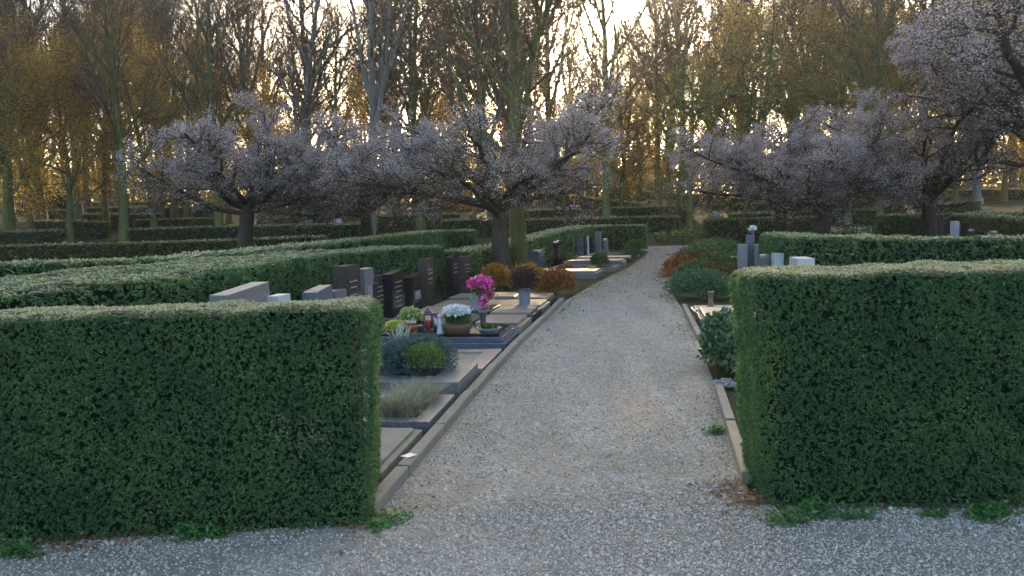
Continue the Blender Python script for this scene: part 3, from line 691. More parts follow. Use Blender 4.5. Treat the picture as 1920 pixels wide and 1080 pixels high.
# far woodland read as one mass
def woodland():
    G = Geo()
    bases = []
    for s in (61, 62, 63):
        p = tall(s, 24, .36, 11, 1.0); p['levels'] = 4; p['nb'] = [11, 7, 5]; segs, tips = grow(p); bases.append(segs)
    for i in range(80):
        u = -260 + i * 31 + random.uniform(-30, 30); y = random.uniform(96, 150); x = xat(u, y); c, s = math.cos(i * 1.7), math.sin(i * 1.7); sc = random.uniform(.85, 1.15)
        B = bases[i % 3]
        for lev, k in ((0, 6), (1, 4), (2, 3), (3, 3)):
            S = [q for q in B if q[4] == lev]
            a = np.array([q[0] for q in S]) * sc; b = np.array([q[2] for q in S]) * sc; r0 = np.array([q[1] for q in S]); r1 = np.array([q[3] for q in S])
            rot = np.array([[c, s, 0], [-s, c, 0], [0, 0, 1]]); o = np.array([x, y, g(y)])
            G.tubes(a @ rot + o, r0 + .008 * lev, b @ rot + o, r1 + .006 * lev, k, 0)
    n = 190000
    y = rng.uniform(102, 142, n); u = rng.uniform(-260, 2180, n); x = (u - 960) / F_PX * y
    top = 9 + 3 * wob(np.stack([x, y, 0 * x], 1), .11, 9) + 3.0 * np.clip(np.abs(u - 1000) / 900, 0, 1)
    z = rng.random(n) ** .9 * top
    low = rng.random(n) < .6; z[low] = rng.random(low.sum()) * 6.5
    C = np.stack([x, y, np.interp(y, GY, GZ) + z], 1)
    dens = wob(C, .35, 4) + wob(C, 1.1, 5) * .7
    C = C[(dens > -.1) | (z < 5.6) & (dens > -.55)]; n = len(C)
    A = rdir(n); B = unit(np.cross(A, rdir(n))); s = rng.uniform(.10, .22, (n, 1))
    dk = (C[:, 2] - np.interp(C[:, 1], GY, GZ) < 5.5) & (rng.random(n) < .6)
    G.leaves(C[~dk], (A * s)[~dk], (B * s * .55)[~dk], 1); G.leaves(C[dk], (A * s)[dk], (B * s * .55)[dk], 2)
    n = 60000
    y = rng.uniform(124, 152, n); u = rng.uniform(-300, 2220, n); x = (u - 960) / F_PX * y
    z = rng.random(n) * (7.5 + 2.5 * wob(np.stack([x, y * .2, 0 * x], 1), .2, 8))
    C = np.stack([x, y, np.interp(y, GY, GZ) + z], 1); A = rdir(n); B = unit(np.cross(A, rdir(n))); s = rng.uniform(.2, .4, (n, 1))
    G.leaves(C, A * s, B * s * .6, 2)
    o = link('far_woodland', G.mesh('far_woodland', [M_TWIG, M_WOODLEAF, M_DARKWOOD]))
    tag(o, 'dense brownish woodland and undergrowth closing the view', 'woodland', kind='stuff')
woodland()

# ------------------------------------------------------------------ shrubs and small plants
def foliage(G, c, r, n, size, m=0, asp=.45, shell=.55, flat=False, up=.2, seed=0, needle=False, squash=True):
    D = rdir(n)
    if squash: D[:, 2] = np.where(D[:, 2] < -.3, -D[:, 2], D[:, 2])
    rad = (shell + (1 - shell) * rng.random(n)) * (1 + .16 * wob(D * 2.2 + np.array(c), 1.4, seed))
    C = np.array(c) + D * rad[:, None] * np.array(r)
    A = unit(D * .6 + rdir(n) * .8 + [0, 0, up]); B = unit(np.cross(A, rdir(n)))
    s = rng.uniform(.6, 1.2, (n, 1)) * size
    G.leaves(C, A * s, B * s * asp, m)
def shrub(name, label, cat, x, y, r, n, size, leaf, asp=.45, z0=0, group=None, shell=.5, stems=7, twig=None, lift=None, up=.2, rz=None):
    o = thing(name, label, cat, (x, y, g(y) + z0), random.random() * 6 if rz is None else rz, group)
    G = Geo(); zc = r[2] * .55 if lift is None else lift
    foliage(G, (0, 0, zc), r, n, size, 0, asp, shell, seed=int(abs(x) * 50), up=up)
    link('foliage', G.mesh('foliage', [leaf]), o)
    S = Geo(); k = stems; a = rng.uniform(0, 6.28, k)
    P1 = np.stack([np.cos(a) * r[0] * .6, np.sin(a) * r[1] * .6, np.full(k, zc + r[2] * .3)], 1)
    S.tubes(np.zeros((k, 3)) + [0, 0, -.02], np.full(k, .012), P1, np.full(k, .004), 5)
    link('stems', S.mesh('stems', [twig or M_TWIGDK]), o)
    return o
def blades(name, label, cat, x, y, h, n, spread, leaf, width=.004, z0=0, group=None, droop=.85):
    G = Geo(); a = rng.uniform(0, 6.28, n); b0 = rng.normal(0, spread * .25, (n, 2)); out = rng.random(n) ** .6 * spread; L = h * rng.uniform(.7, 1.1, n)
    k = 4; pts = []
    for i in range(k + 1):
        t = i / k; rr = out * t ** 1.3; z = L * (t - droop * .35 * t ** 3 * (out / spread))
        pts.append(np.stack([b0[:, 0] + np.cos(a) * rr, b0[:, 1] + np.sin(a) * rr, z], 1))
    wv = np.stack([-np.sin(a), np.cos(a), 0 * a], 1) * width
    V = []
    for i in range(k + 1):
        f = 1 - (i / k) ** 2 * .9; V += [pts[i] - wv * f, pts[i] + wv * f]
    V = np.stack(V, 1).reshape(-1, 3); F = []
    base = np.arange(n)[:, None] * (2 * k + 2)
    for i in range(k): F.append(np.stack([base[:, 0] + 2 * i, base[:, 0] + 2 * i + 1, base[:, 0] + 2 * i + 3, base[:, 0] + 2 * i + 2], 1))
    G.add(V, np.concatenate(F), 0)
    o = link(name, G.mesh(name, [leaf])); o.location = (x, y, g(y) + z0)
    return tag(o, label, cat, group)

# ------------------------------------------------------------------ graves along the left of the path
def frame_at(y, off=0.0, side='L'):
    if side == 'L':
        a = math.atan(slope(y)); e1 = np.array([-math.cos(a), math.sin(a)]); o = np.array([xl(y), y]) + e1 * off; return o, PI - a
    a = math.atan(slope(y, xr)); e1 = np.array([math.cos(a), -math.sin(a)]); o = np.array([xr(y), y]) + e1 * off; return o, -a
def grave(label, y, wid, length, off, border, top, hb=.14, tb=.12, tt=.05, kind='slab', side='L', inset=.0, topmat2=None, cat='grave', group='graves beside the gravel path'):
    """grave plot: local x runs from the path to the headstone, y along the path; parts border + ledger / bed"""
    o, rz = frame_at(y, off, side)
    t = thing('grave', label, cat, (o[0], o[1], g(y)), rz, group)
    w2 = wid / 2; b = Geo()
    b.box((tb / 2, 0, hb / 2 - .02), (tb, wid, hb + .04), 0, .008)
    b.box((length - tb / 2, 0, hb / 2 - .02), (tb, wid, hb + .04), 0, .008)
    for s in (-1, 1): b.box((length / 2, s * (w2 - tb / 2), hb / 2 - .022), (length - 2 * tb - .004, tb, hb + .038), 0, .008)
    link('border', b.mesh('border', [border]), t)
    if kind == 'slab':
        s = Geo(); s.box((length / 2 - .02, 0, hb + tt / 2 + .001), (length - .16, wid - .12, tt), 0, .012)
        link('ledger', s.mesh('ledger', [top]), t)
    elif kind == 'split':
        n = 3; L = (length - .12) / n
        for k in range(n):
            s = Geo(); s.box((.06 + L * (k + .5), 0, hb + tt / 2 + .001 + .015 * (k % 2)), (L - .02, wid - .10, tt + .02 * (k % 2)), 0, .01)
            link('ledger', s.mesh('ledger', [top if k != 1 or topmat2 is None else topmat2]), t)
    else:
        s = Geo(); nx, ny = 14, 10; xs = np.linspace(tb + .002, length - tb - .002, nx); ys = np.linspace(-w2 + tb + .002, w2 - tb - .002, ny)
        X, Y = np.meshgrid(xs, ys); Z = hb * .6 + .03 * np.sin(PI * (X - xs[0]) / (xs[-1] - xs[0])) * np.sin(PI * (Y - ys[0]) / (ys[-1] - ys[0])) + rng.normal(0, .006, X.shape)
        F = [[j * nx + i, j * nx + i + 1, (j + 1) * nx + i + 1, (j + 1) * nx + i] for j in range(ny - 1) for i in range(nx - 1)]
        s.add(np.stack([X, Y, Z], -1).reshape(-1, 3), np.array(F), 0)
        link('bed', s.mesh('bed', [top], True), t)
    return t
def lp(y, off, side='L'):
    o, rz = frame_at(y, off, side); return float(o[0]), float(o[1])

# kerb along the left path edge, in separate lengths
for i, (y0, y1, lab) in enumerate([(5.22, 6.05, 'first weathered kerb stone by the corner of the left front hedge'), (6.07, 7.3, 'second kerb stone of the left path edge, beside the pale low slab'),
                                   (7.32, 8.7, 'third kerb stone of the left path edge, beside the grass tussocks'), (8.72, 10.3, 'fourth kerb stone of the left path edge, beside the raised grey slab'),
                                   (10.32, 12.2, 'fifth kerb stone of the left path edge, reaching the dark stepped grave'), (12.22, 15, 'sixth kerb stone of the left path edge, beside the golden slabs'), (15.02, 18.4, 'seventh kerb stone of the left path edge, near the purple ball bush')]):
    y = (y0 + y1) / 2; o, rz = frame_at(y, .07); G = Geo(); G.box((0, 0, .008), (.10, (y1 - y0) * math.sqrt(1 + slope(y) ** 2) - .01, .17), 0, .014)
    k = link('kerb_stone', G.mesh('kerb_stone', [M_CONC])); k.location = (o[0], o[1], 0); k.rotation_euler = (random.uniform(-.006, .006), random.uniform(-.05, .05), rz + random.uniform(-.008, .008)); tag(k, lab, 'kerb', 'kerb stones along the path')
for i, (y0, y1, lab) in enumerate([(5.7, 7.2, 'narrow kerb stone at the foot of the right front hedge, nearest the camera'), (7.22, 8.75, 'narrow kerb stone of the right path edge, ending at the pale stone lump'), (12.3, 16.6, 'kerb stone of the right path edge beside the grave with the bronze vase')]):
    y = (y0 + y1) / 2; o, rz = frame_at(y, .05, 'R'); G = Geo(); G.box((0, 0, .02), (.09, (y1 - y0) - .01, .15), 0, .014)
    k = link('kerb_stone', G.mesh('kerb_stone', [M_CONC])); k.location = (o[0], o[1], 0); k.rotation_euler = (0, 0, rz); tag(k, lab, 'kerb', 'kerb stones along the path')
n_ = 26; C_ = np.stack([rng.normal(0, .045, n_), rng.normal(0, .09, n_), np.abs(rng.normal(0, .03, n_)) * 0 + np.linspace(0, .07, n_)], 1)
o = link('stone_heap', blob_stones(C_, rng.uniform(.03, .06, n_), 0, 'stone_heap', [M_CHIP])); o.location = (*lp(8.95, .13, 'R'), .0); tag(o, 'small heap of broken pale stone at the end of the right kerb', 'stone heap')
grave('low pale slab nearest the left front hedge', 6.55, 1.25, 2.3, .2, M_CONC, M_CONC, .07, .1, .03)
grave('low grey framed grave holding the two grass tussocks', 7.9, 1.15, 2.3, .18, M_GGRY, M_SOIL, .10, .16, kind='bed')
grave('raised grey granite grave with the blue juniper', 9.2, 1.15, 2.3, .18, M_GGRY, M_SOIL, .20, .34, kind='bed')
grave('pinkish framed gravel grave behind the juniper', 10.75, 1.5, 2.4, .18, M_GPINK, M_GRAVEL, .08, .22, kind='bed')
def stepped(label, y):
    o, rz = frame_at(y, .2); t = thing('grave', label, 'grave', (o[0], o[1], 0), rz, 'graves beside the gravel path')
    for k, (l, wd, z0, z1) in enumerate(((2.5, 1.25, -.02, .09), (2.38, 1.12, .0902, .17), (2.26, 1.0, .1702, .22))):
        G = Geo(); G.box((1.25 , 0, (z0 + z1) / 2), (l, wd, z1 - z0), 0, .01); link('step' if k < 2 else 'ledger', G.mesh('step', [M_GBLUE if k < 2 else M_GBLK]), t)
    return t
stepped('dark stepped granite grave carrying the flower pots', 12.55)
grave('first golden gleaming grave behind the flower pots', 13.95, 1.2, 2.4, .2, M_GPINK, M_POLISH, .14, .1, .06, 'split', topmat2=M_GBRN)
grave('second golden gleaming grave, with a dark middle slab', 15.25, 1.2, 2.4, .2, M_GBRN, M_POLISH, .16, .1, .05, 'split', topmat2=M_GBLK)
grave('third golden gleaming grave, beside the purple ball bush', 16.6, 1.25, 2.4, .2, M_GGRY, M_POLISH, .14, .1, .05, 'slab')
grave('fourth golden gleaming grave at the foot of the orange shrubs', 17.95, 1.1, 2.4, .2, M_GBRN, M_POLISH, .15, .1, .05, 'split')
grave('shining pale slab beyond the orange shrubs', 25.2, 1.3, 2.3, .3, M_GGRY, M_POLISH, .18, .1, .06, 'slab')
grave('planted grave with the round green bush', 28.2, 1.6, 2.3, .25, M_CONC, M_SOIL, .14, .14, kind='bed')
grave('shining slab behind the round green bush', 30.6, 1.3, 2.3, .25, M_GGRY, M_POLISH, .18, .1, .06, 'slab')
grave('shining slab close to the path edge, past the green bush', 33.2, 1.4, 2.3, .25, M_GBRN, M_POLISH, .16, .1, .06, 'slab')
grave('planted grave with the light green shrub near the path end', 37, 1.8, 2.3, .25, M_CONC, M_SOIL, .14, .14, kind='bed')

# headstones --------------------------------------------------------
def outline(style, w, h):
    a = w / 2
    if style == 'flat': return [(-a, 0), (a, 0), (a, h), (-a, h)]
    if style == 'slant': return [(-a, 0), (a, 0), (a, h), (-a, h * .93)]
    if style == 'arch': return [(-a, 0), (a, 0), (a, h * .86)] + [(a * math.cos(t), h * .86 + h * .14 * math.sin(t)) for t in np.linspace(.2, PI - .2, 9)] + [(-a, h * .86)]
    if style == 'shoulder': return [(-a, 0), (a, 0), (a, h * .84), (a * .55, h * .88), (a * .5, h), (-a * .5, h), (-a * .55, h * .88), (-a, h * .84)]
    if style == 'wave': return [(-a, 0), (a, 0)] + [(a - 2 * a * t, h * (.93 + .06 * math.sin(t * 5.2 + .4))) for t in np.linspace(0, 1, 10)]
def headstone(label, u, y, v_top, w, t, mat, style='flat', side='L', base=.1, base_mat=None, lines=4, plaque=None, group='headstones along the path', off=None, name='headstone', h=None):
    """stone whose near end is seen at photograph column u, y metres away, top at row v_top; its face looks at the path"""
    x = xat(u, y); f = xl if side == 'L' else xr
    a = math.atan(slope(y, f)); h = h or max(.35, zat(u, v_top, y) - g(y))
    dx, dy = math.sin(a), math.cos(a)
    cx, cy = x + dx * w / 2, y + dy * w / 2
    rz = (PI / 2 - a) if side == 'L' else (-PI / 2 - a)      # local -y is the face... rotated so that the face meets the path
    o = thing(name, label, 'headstone', (cx, cy, g(cy)), rz, group)
    s = Geo(); ol = [(p[0], p[1] * (h - base) / h + base) for p in outline(style, w, h)]
    s.prism(ol, -t / 2, t / 2, 0, .008); so_ = link('slab', s.mesh('slab', [mat]), o)
    b = Geo(); b.box((0, 0, base / 2 - .012), (w + .12, t + .14, base + .02), 0, .01); link('plinth', b.mesh('plinth', [base_mat or mat]), o)
    if lines:
        q = Geo(); z = h * .78
        for k in range(lines):
            n = random.randint(6, 11); tot = w * random.uniform(.45, .72); xx = -tot / 2
            for j in range(n):
                l = tot / n * random.uniform(.3, .85); q.box((xx + l / 2, -t / 2 - .0015, z), (l, .003, h * random.uniform(.012, .022)), 0, 0); xx += tot / n
            z -= h * random.uniform(.08, .11)
        link('inscription', q.mesh('inscription', [M_INSC]), so_)
    if plaque:
        q = Geo(); q.box((0, -t / 2 - .006, h * plaque[1]), (w * .55, .012, h * .2), 0, .004); link('plaque', q.mesh('plaque', [plaque[0]]), so_)
    return o
hs1 = headstone('wide pale headstone with a dark arched panel, leftmost above the front hedge', 402, 10.0, 543, 1.15, .26, M_GGRY, 'slant', lines=0)
q = Geo(); q.prism([(-.36, .25), (.36, .25), (.36, .70)] + [(.36 * math.cos(t), .70 + .26 * math.sin(t)) for t in np.linspace(.15, PI - .15, 9)] + [(-.36, .70)], -.142, -.1305, 0, .003); ap = link('arched_panel', q.mesh('arched_panel', [M_GBRN]), hs1)
q = Geo(); q.lathe([(.0, 0), (.075, .0), (.09, .1), (.07, .25), (.03, .36), (0, .38)], (.12, -.15, .55), 14); link('relief_figure', q.mesh('relief_figure', [M_MARBLE], True), ap)
headstone('small low white headstone right of the wide pale one', 502, 11.0, 556, .4, .2, M_MARBLE, 'flat', lines=2)
headstone('bluish low headstone with slanted top between the white and the brown stones', 574, 12.0, 541, .62, .24, M_GBLUE, 'slant', lines=2)
headstone('low grey headstone tucked against the tall brown one', 612, 12.9, 547, .5, .2, M_GGRY, 'flat', lines=2)
headstone('tall brown granite headstone above the front hedge', 633, 13.4, 500, .62, .26, M_GBRN, 'flat', lines=3)
headstone('grey headstone with an openwork panel behind the tall brown one', 671, 14.2, 505, .5, .16, M_GGRY, 'flat', lines=0, plaque=(M_GPALE, .62))
headstone('brown headstone with slanting inscription left of the tall black one', 690, 14.6, 519, .62, .18, M_GBRN, 'shoulder', lines=5)
headstone('tall black headstone with white inscription nearest the pots', 722, 15.0, 509, .75, .2, M_GBLK, 'slant', lines=6, base=.14, base_mat=M_GGRY)
headstone('black headstone carrying a pale square plaque', 761, 16.1, 516, .62, .2, M_GBLK, 'slant', lines=0, plaque=(M_GPALE, .5))
headstone('brown headstone with bright top right of the plaque stone', 789, 17.5, 486, .6, .2, M_GBRN, 'flat', lines=4)
headstone('slim black headstone left of the last dark stone before the cherry trunk', 839, 19.4, 478, .55, .18, M_GBLK, 'slant', lines=3)
headstone('dark headstone with flat bright top, last before the cherry trunk', 858, 20.6, 482, .75, .22, M_GBRN, 'flat', lines=3)
headstone('broad blue-grey headstone just past the cherry trunks', 1000, 29.2, 468, .95, .4, M_GBLUE, 'wave', lines=2)
headstone('dark headstone with white top, second past the cherry trunks', 1041, 31.5, 452, .7, .2, M_GBLK, 'arch', lines=2)
headstone('slim brown headstone in the far left row', 1069, 34, 454, .5, .18, M_GBRN, 'flat', lines=2)
headstone('bluish headstone beside the thin white post', 1085, 36.2, 448, .7, .2, M_GBLUE, 'flat', lines=2)
headstone('dark headstone just behind the thin white post', 1107, 38.3, 443, .7, .2, M_GBLK, 'flat', lines=2)
headstone('tall grey headstone with bright top, last but one of the far left row', 1120, 40.0, 435, .7, .24, M_GGRY, 'flat', lines=2)
headstone('low grey headstone ending the far left row', 1134, 41.2, 447, .55, .2, M_GGRY, 'arch', lines=2)
x, y = tp(1102, 36.8); G = Geo(); G.lathe([(0, 0), (.09, 0), (.09, .06), (.05, .1), (.045, .86), (.065, .9), (.05, .95), (0, .98)], n=12); o = link('post', G.mesh('post', [M_MARBLE], True)); o.location = (x, y, 0); tag(o, 'thin white memorial post in the far left row', 'post')
# right side
headstone('white headstone with blue shaded side, left of the right row', 1393, 22.5, 459, .42, .26, M_GPALE, 'flat', 'R', lines=2)
headstone('tall dark blue pillar headstone beside the white one', 1407, 22.9, 440, .35, .24, M_GBLUE, 'flat', 'R', lines=0)
headstone('slim pale blue headstone right of the blue pillar', 1424, 22.2, 459, .5, .22, M_GPALE, 'flat', 'R', lines=2)
headstone('low grey headstone between the slim pale one and the white block', 1436, 20.5, 477, .45, .25, M_GGRY, 'arch', 'R', lines=0)
headstone('bright white block headstone above the right front hedge', 1461, 19.5, 475, .36, .24, M_MARBLE, 'flat', 'R', lines=0)
headstone('wide flat white tombstone top peeping over the right front hedge', 1512, 16.5, 485, .8, .35, M_MARBLE, 'flat', 'R', lines=0)
for i, (u, y, vt, w, mt, st, lab) in enumerate([
    (1755, 41, 411, .5, M_GBLK, 'flat', 'leftmost small dark headstone before the dark right hedge'), (1766, 40, 417, .6, M_GBRN, 'flat', 'small brown headstone, second of the right hedge row'), (1778, 39.5, 419, .55, M_GBLK, 'slant', 'small dark headstone left of the white one in the right hedge row'),
    (1794, 38.5, 415, .9, M_MARBLE, 'flat', 'white headstone standing out in the right hedge row'), (1812, 37, 418, .5, M_GBLK, 'flat', 'dark headstone just right of the white one in the right hedge row'),
    (1822, 35.5, 430, .6, M_GBRN, 'arch', 'low brown headstone in the right hedge row'), (1840, 34, 434, .6, M_GBLK, 'flat', 'low dark headstone toward the right edge'), (1866, 32, 433, .6, M_GGRY, 'arch', 'grey rounded headstone nearest the right edge')]):
    headstone(lab, u, y, vt, w, .22, mt, st, 'R', lines=0, group='small headstones before the dark right hedge')
# far small stones
farst = [(1050, 79, .9, 4), (1062, 79.2, .8, 4), (1072, 79.4, .95, 4), (1082, 79.6, .85, 4), (1091, 78, 1.1, 0), (1188, 84, .9, 4), (1198, 84.3, .8, 4), (1209, 84.6, .85, 4), (1228, 84, .95, 1), (1246, 83.5, 1.0, 1), (1268, 83, .9, 4), (1285, 82.5, .9, 1),
         (541, 74, .75, 4), (563, 73.5, 1.0, 2), (602, 72.5, 1.0, 4), (634, 70, 1.1, 4), (652, 69.5, .5, 4), (724, 68, .8, 1), (799, 76, 1.3, 2), (1575, 66, 1.2, 1), (1610, 65, 1.0, 0), (1340, 72, .6, 4), (1480, 90, .8, 4), (1700, 88, .6, 4), (1760, 88, .6, 4), (1835, 80, .6, 4), (1880, 92, .7, 4), (115, 62, .4, 4)]
MS = [M_GBLK, M_GGRY, M_GPALE, M_GBRN, M_MARBLE]
FL = ['first of the white row of small stones left of the tall sunlit trunk', 'second of the white row of small stones left of the tall sunlit trunk', 'third of the white row of small stones left of the tall sunlit trunk', 'fourth of the white row of small stones left of the tall sunlit trunk', 'small dark stone ending the white row left of the tall sunlit trunk',
 'first of three tiny white stones beyond the path end', 'middle of three tiny white stones beyond the path end', 'last of three tiny white stones beyond the path end', 'grey stone right of the three tiny white ones', 'second grey stone right of the three tiny white ones', 'white stone left of the green tree trunk', 'grey stone hidden by the green tree trunk',
 'white stone left of the pale trunk beside the left cherry', 'pale rounded stone beside the pale trunk right of the left cherry', 'white stone right of the pale trunk beside the left cherry', 'white stone between the pale trunk and the forked tree', 'low white stone touching the forked tree', 'grey stone right of the forked tree', 'pale upright stone left of the middle cherry trunk', 'grey stone right of the upright right cherry', 'dark stone farther right of the upright right cherry',
 'white stone between the green tree and the right cherries', 'tiny white stone behind the right cherry trunks', 'tiny white stone high behind the dense right cherry', 'tiny white stone above the small right headstones', 'white stone right of the small right headstones', 'tiny white stone near the upper right edge of the hedges', 'low white stone at the far left between the hedges']
for (u, y, h, k), lab_ in zip(farst, FL):
    x = xat(u, y); o = thing('headstone', lab_, 'headstone', (x, y, g(y)), random.uniform(-.3, .3), 'small distant headstones')
    s = Geo(); w_ = random.uniform(.45, .7); s.prism(outline(random.choice(['flat', 'arch', 'slant', 'shoulder']), w_, h), -.1, .1, 0, .01); link('slab', s.mesh('slab', [MS[k]]), o)
    s = Geo(); s.box((0, 0, .05), (w_ + .12, .34, .12), 0, .01); link('plinth', s.mesh('plinth', [M_GGRY]), o)

# ------------------------------------------------------------------ right side graves
grave('grave with bronze vase and gleaming slab beside the right path edge', 14.2, 1.35, 2.1, .16, M_GBLUE, M_POLISH, .18, .12, .05, 'split', 'R', topmat2=M_GGRY)
grave('thin grey slab behind the bronze vase', 16.0, .9, 2.0, .2, M_GGRY, M_GGRY, .05, .1, .03, 'slab', 'R')
t = thing('vase', 'slim bronze grave vase standing on the right grave slab', 'vase', (*lp(15.85, .55, 'R'), .081), 0)
G = Geo(); G.lathe([(0, 0), (.11, 0), (.11, .02), (.055, .04), (.05, .28), (.065, .31), (.06, .33), (.045, .32), (.04, .1), (0, .1)]); link('body', G.mesh('body', [M_BRONZE], True), t)
# ------------------------------------------------------------------ things on the left graves
def potted(name, label, cat, x, y, z, prof, potmat, n=20):
    t = thing(name, label, cat, (x, y, z), 0); G = Geo(); G.lathe(prof, n=n); link('pot', G.mesh('pot', [potmat], True), t); return t
ZT = .2202
def onstep(u, y): return xat(u, y), y
x, y = onstep(764, 12.35); t = potted('plant_pot', 'red bowl with a variegated bushy plant on the dark stepped grave', 'potted plant', x, y, ZT, [(0, 0), (.07, 0), (.115, .09), (.12, .11), (.105, .11), (.09, .08), (0, .08)], M_TERRA)
G = Geo(); foliage(G, (0, 0, .26), (.19, .17, .17), 900, .035, 0, .5, .3); link('leaves', G.mesh('leaves', [M_VARIEG]), t)
x, y = onstep(735, 12.2); t = potted('plant_pot', 'yellow-green leafy plant beside the red bowl', 'potted plant', x, y, ZT, [(0, 0), (.06, 0), (.08, .08), (.085, .09), (.07, .09), (0, .07)], M_POTDARK)
G = Geo(); foliage(G, (0, 0, .12), (.19, .17, .11), 420, .042, 0, .6, .4); link('leaves', G.mesh('leaves', [M_YELLFL]), t)
x, y = onstep(797, 12.45); t = thing('grave_lantern', 'dark grave lantern with a red candle between pink flowers', 'lantern', (x, y, ZT), .3)
G = Geo(); G.box((0, 0, .02), (.16, .16, .04), 0, .006); G.box((0, 0, .285), (.17, .17, .03), 0, .006); G.lathe([(.075, .3), (.05, .34), (.02, .36), (.02, .38), (0, .385)], n=12)
for a in (-1, 1):
    for b in (-1, 1): G.box((a * .065, b * .065, .155), (.016, .016, .23), 0, 0)
link('case', G.mesh('case', [M_LANTERN]), t)
G = Geo(); G.lathe([(0, .041), (.04, .041), (.042, .17), (.03, .185), (0, .185)], n=14); link('candle', G.mesh('candle', [M_CANDLE], True), t)
for k, (u, lab) in enumerate(((781, 'small pink bloom left of the dark lantern'), (812, 'small pink bloom right of the dark lantern'))):
    x, y = onstep(u, 12.5); t = potted('plant_pot', lab, 'potted plant', x, y, ZT, [(0, 0), (.035, 0), (.05, .1), (.045, .1), (0, .08)], M_POTDARK, 12)
    G = Geo(); foliage(G, (0, 0, .2), (.065, .06, .06), 110, .024, 0, .7, .3); foliage(G, (0, 0, .13), (.06, .06, .05), 60, .03, 1); link('flowers', G.mesh('flowers', [M_PINK, M_GREENPL]), t)
x, y = onstep(851, 12.25); t = potted('flower_bowl', 'brown wicker bowl of white flowers on the dark stepped grave', 'flower bowl', x, y, ZT, [(0, 0), (.19, 0), (.225, .10), (.24, .15), (.22, .15), (.2, .1), (0, .1)], M_WICKER, 28)
G = Geo(); foliage(G, (0, 0, .2), (.23, .2, .13), 900, .034, 1, .35, .3); foliage(G, (0, 0, .32), (.235, .21, .13), 700, .028, 0, .8, .55); link('flowers', G.mesh('flowers', [M_WHITEFL, M_GREENPL]), t)
x, y = onstep(819, 12.2); t = thing('figurine', 'small cream angel figurine left of the wicker bowl', 'figurine', (x, y, ZT), 0)
G = Geo(); G.lathe([(0, 0), (.055, 0), (.06, .02), (.045, .08), (.035, .16), (.04, .2), (.02, .225), (.018, .235), (.034, .26), (.034, .285), (.02, .31), (0, .315)], n=14); link('body', G.mesh('body', [M_MARBLE], True), t)
for s in (-1, 1):
    G = Geo(); G.prism([(s * .02, .12), (s * .09, .16), (s * .1, .26), (s * .05, .23), (s * .02, .2)][::s], .03, .045, 0, .003); link('wing', G.mesh('wing', [M_MARBLE]), t)
x, y = onstep(901, 12.6); t = potted('flower_vase', 'tall dark vase with a big spray of pink flowers', 'flower vase', x, y, ZT, [(0, 0), (.06, 0), (.06, .02), (.045, .05), (.05, .2), (.065, .26), (.07, .28), (.055, .28), (.04, .2), (0, .2)], M_POTDARK)
G = Geo(); foliage(G, (-.03, 0, .68), (.23, .19, .2), 330, .04, 0, .75, .15); foliage(G, (.05, 0, .5), (.15, .13, .18), 220, .04, 0, .75, .2); foliage(G, (0, 0, .38), (.09, .08, .12), 90, .035, 0, .75, .2); foliage(G, (0, 0, .52), (.26, .22, .26), 130, .05, 1, .35, .2)
link('flowers', G.mesh('flowers', [M_PINK, M_GREENPL]), t)
x, y = onstep(912, 12.15); t = potted('plant_bowl', 'shallow grey-blue bowl with low green plants', 'plant bowl', x, y, ZT, [(0, 0), (.13, 0), (.17, .06), (.2, .09), (.185, .09), (.15, .06), (0, .06)], M_POTGREY, 28)
G = Geo(); foliage(G, (0, 0, .08), (.16, .14, .07), 420, .03, 0, .4, .2); foliage(G, (-.05, .05, .1), (.1, .08, .07), 40, .025, 1, .7, .3); link('leaves', G.mesh('leaves', [M_GREENPL, M_REDFL]), t)
# silver spiky plant in its pot, in the gravel grave
x, y = onstep(744, 10.95); t = potted('plant_pot', 'silvery spiky plant in a dark pot left of the gravel grave', 'potted plant', x, y, .09, [(0, 0), (.08, 0), (.11, .16), (.115, .18), (.1, .18), (0, .14)], M_POTDARK)
b = blades('leaves', None, None, 0, 0, .36, 42, .22, M_SPIKY, .011, .15, droop=.3); b.parent = t
# white grave stone behind the pink flowers + golden slab ornaments
headstone('small pale blue tilted stone behind the pink flowers', 884, 15.2, 538, .4, .12, M_GPALE, 'flat', lines=1, h=.34).location.z = .2
x, y = lp(16.35, .62); t = potted('plant_pot', 'square grey planter holding the round purple-brown bush', 'planter', x, y, .192, [(.13, 0), (.155, .30), (.165, .33), (.14, .33), (.13, .2), (0, .2)], M_POTGREY, 4)
t.rotation_euler = (0, 0, PI / 4 + .2)
G = Geo(); foliage(G, (0, 0, .52), (.34, .34, .29), 4600, .024, 0, .35, .35, squash=False); link('foliage', G.mesh('foliage', [M_PURPLE]), t)
# plants
x, y = xat(752, 7.75), 7.75
blades('grass_tussock', 'pale grey-green grass tussock nearest the left front hedge', 'grass tussock', xat(738, 7.75), 7.75, .30, 900, .36, M_STRAW, .0028, .06, 'tussocks in the framed grave')
blades('grass_tussock', 'greener grass tussock behind the pale one', 'grass tussock', xat(772, 8.25), 8.25, .29, 900, .38, M_STRAW, .0028, .06, 'tussocks in the framed grave')
shrub('juniper_bush', 'spreading blue juniper on the raised grey grave', 'shrub', xat(768, 9.4), 9.4, (.56, .46, .33), 9000, .032, M_JUNBLUE, .22, .1, shell=.45, lift=.2)
shrub('cushion_bush', 'round light green cushion bush in the blue juniper', 'shrub', xat(786, 9.1), 9.1, (.26, .24, .2), 2600, .022, M_BALLGRN, .25, .12, shell=.6, lift=.26)
shrub('barberry_bush', 'orange shrub left of the purple ball bush, at the cherry trunk', 'shrub', xat(925, 21.5), 21.5, (.45, .5, .5), 2600, .045, M_ORANGE, .5, shell=.3)
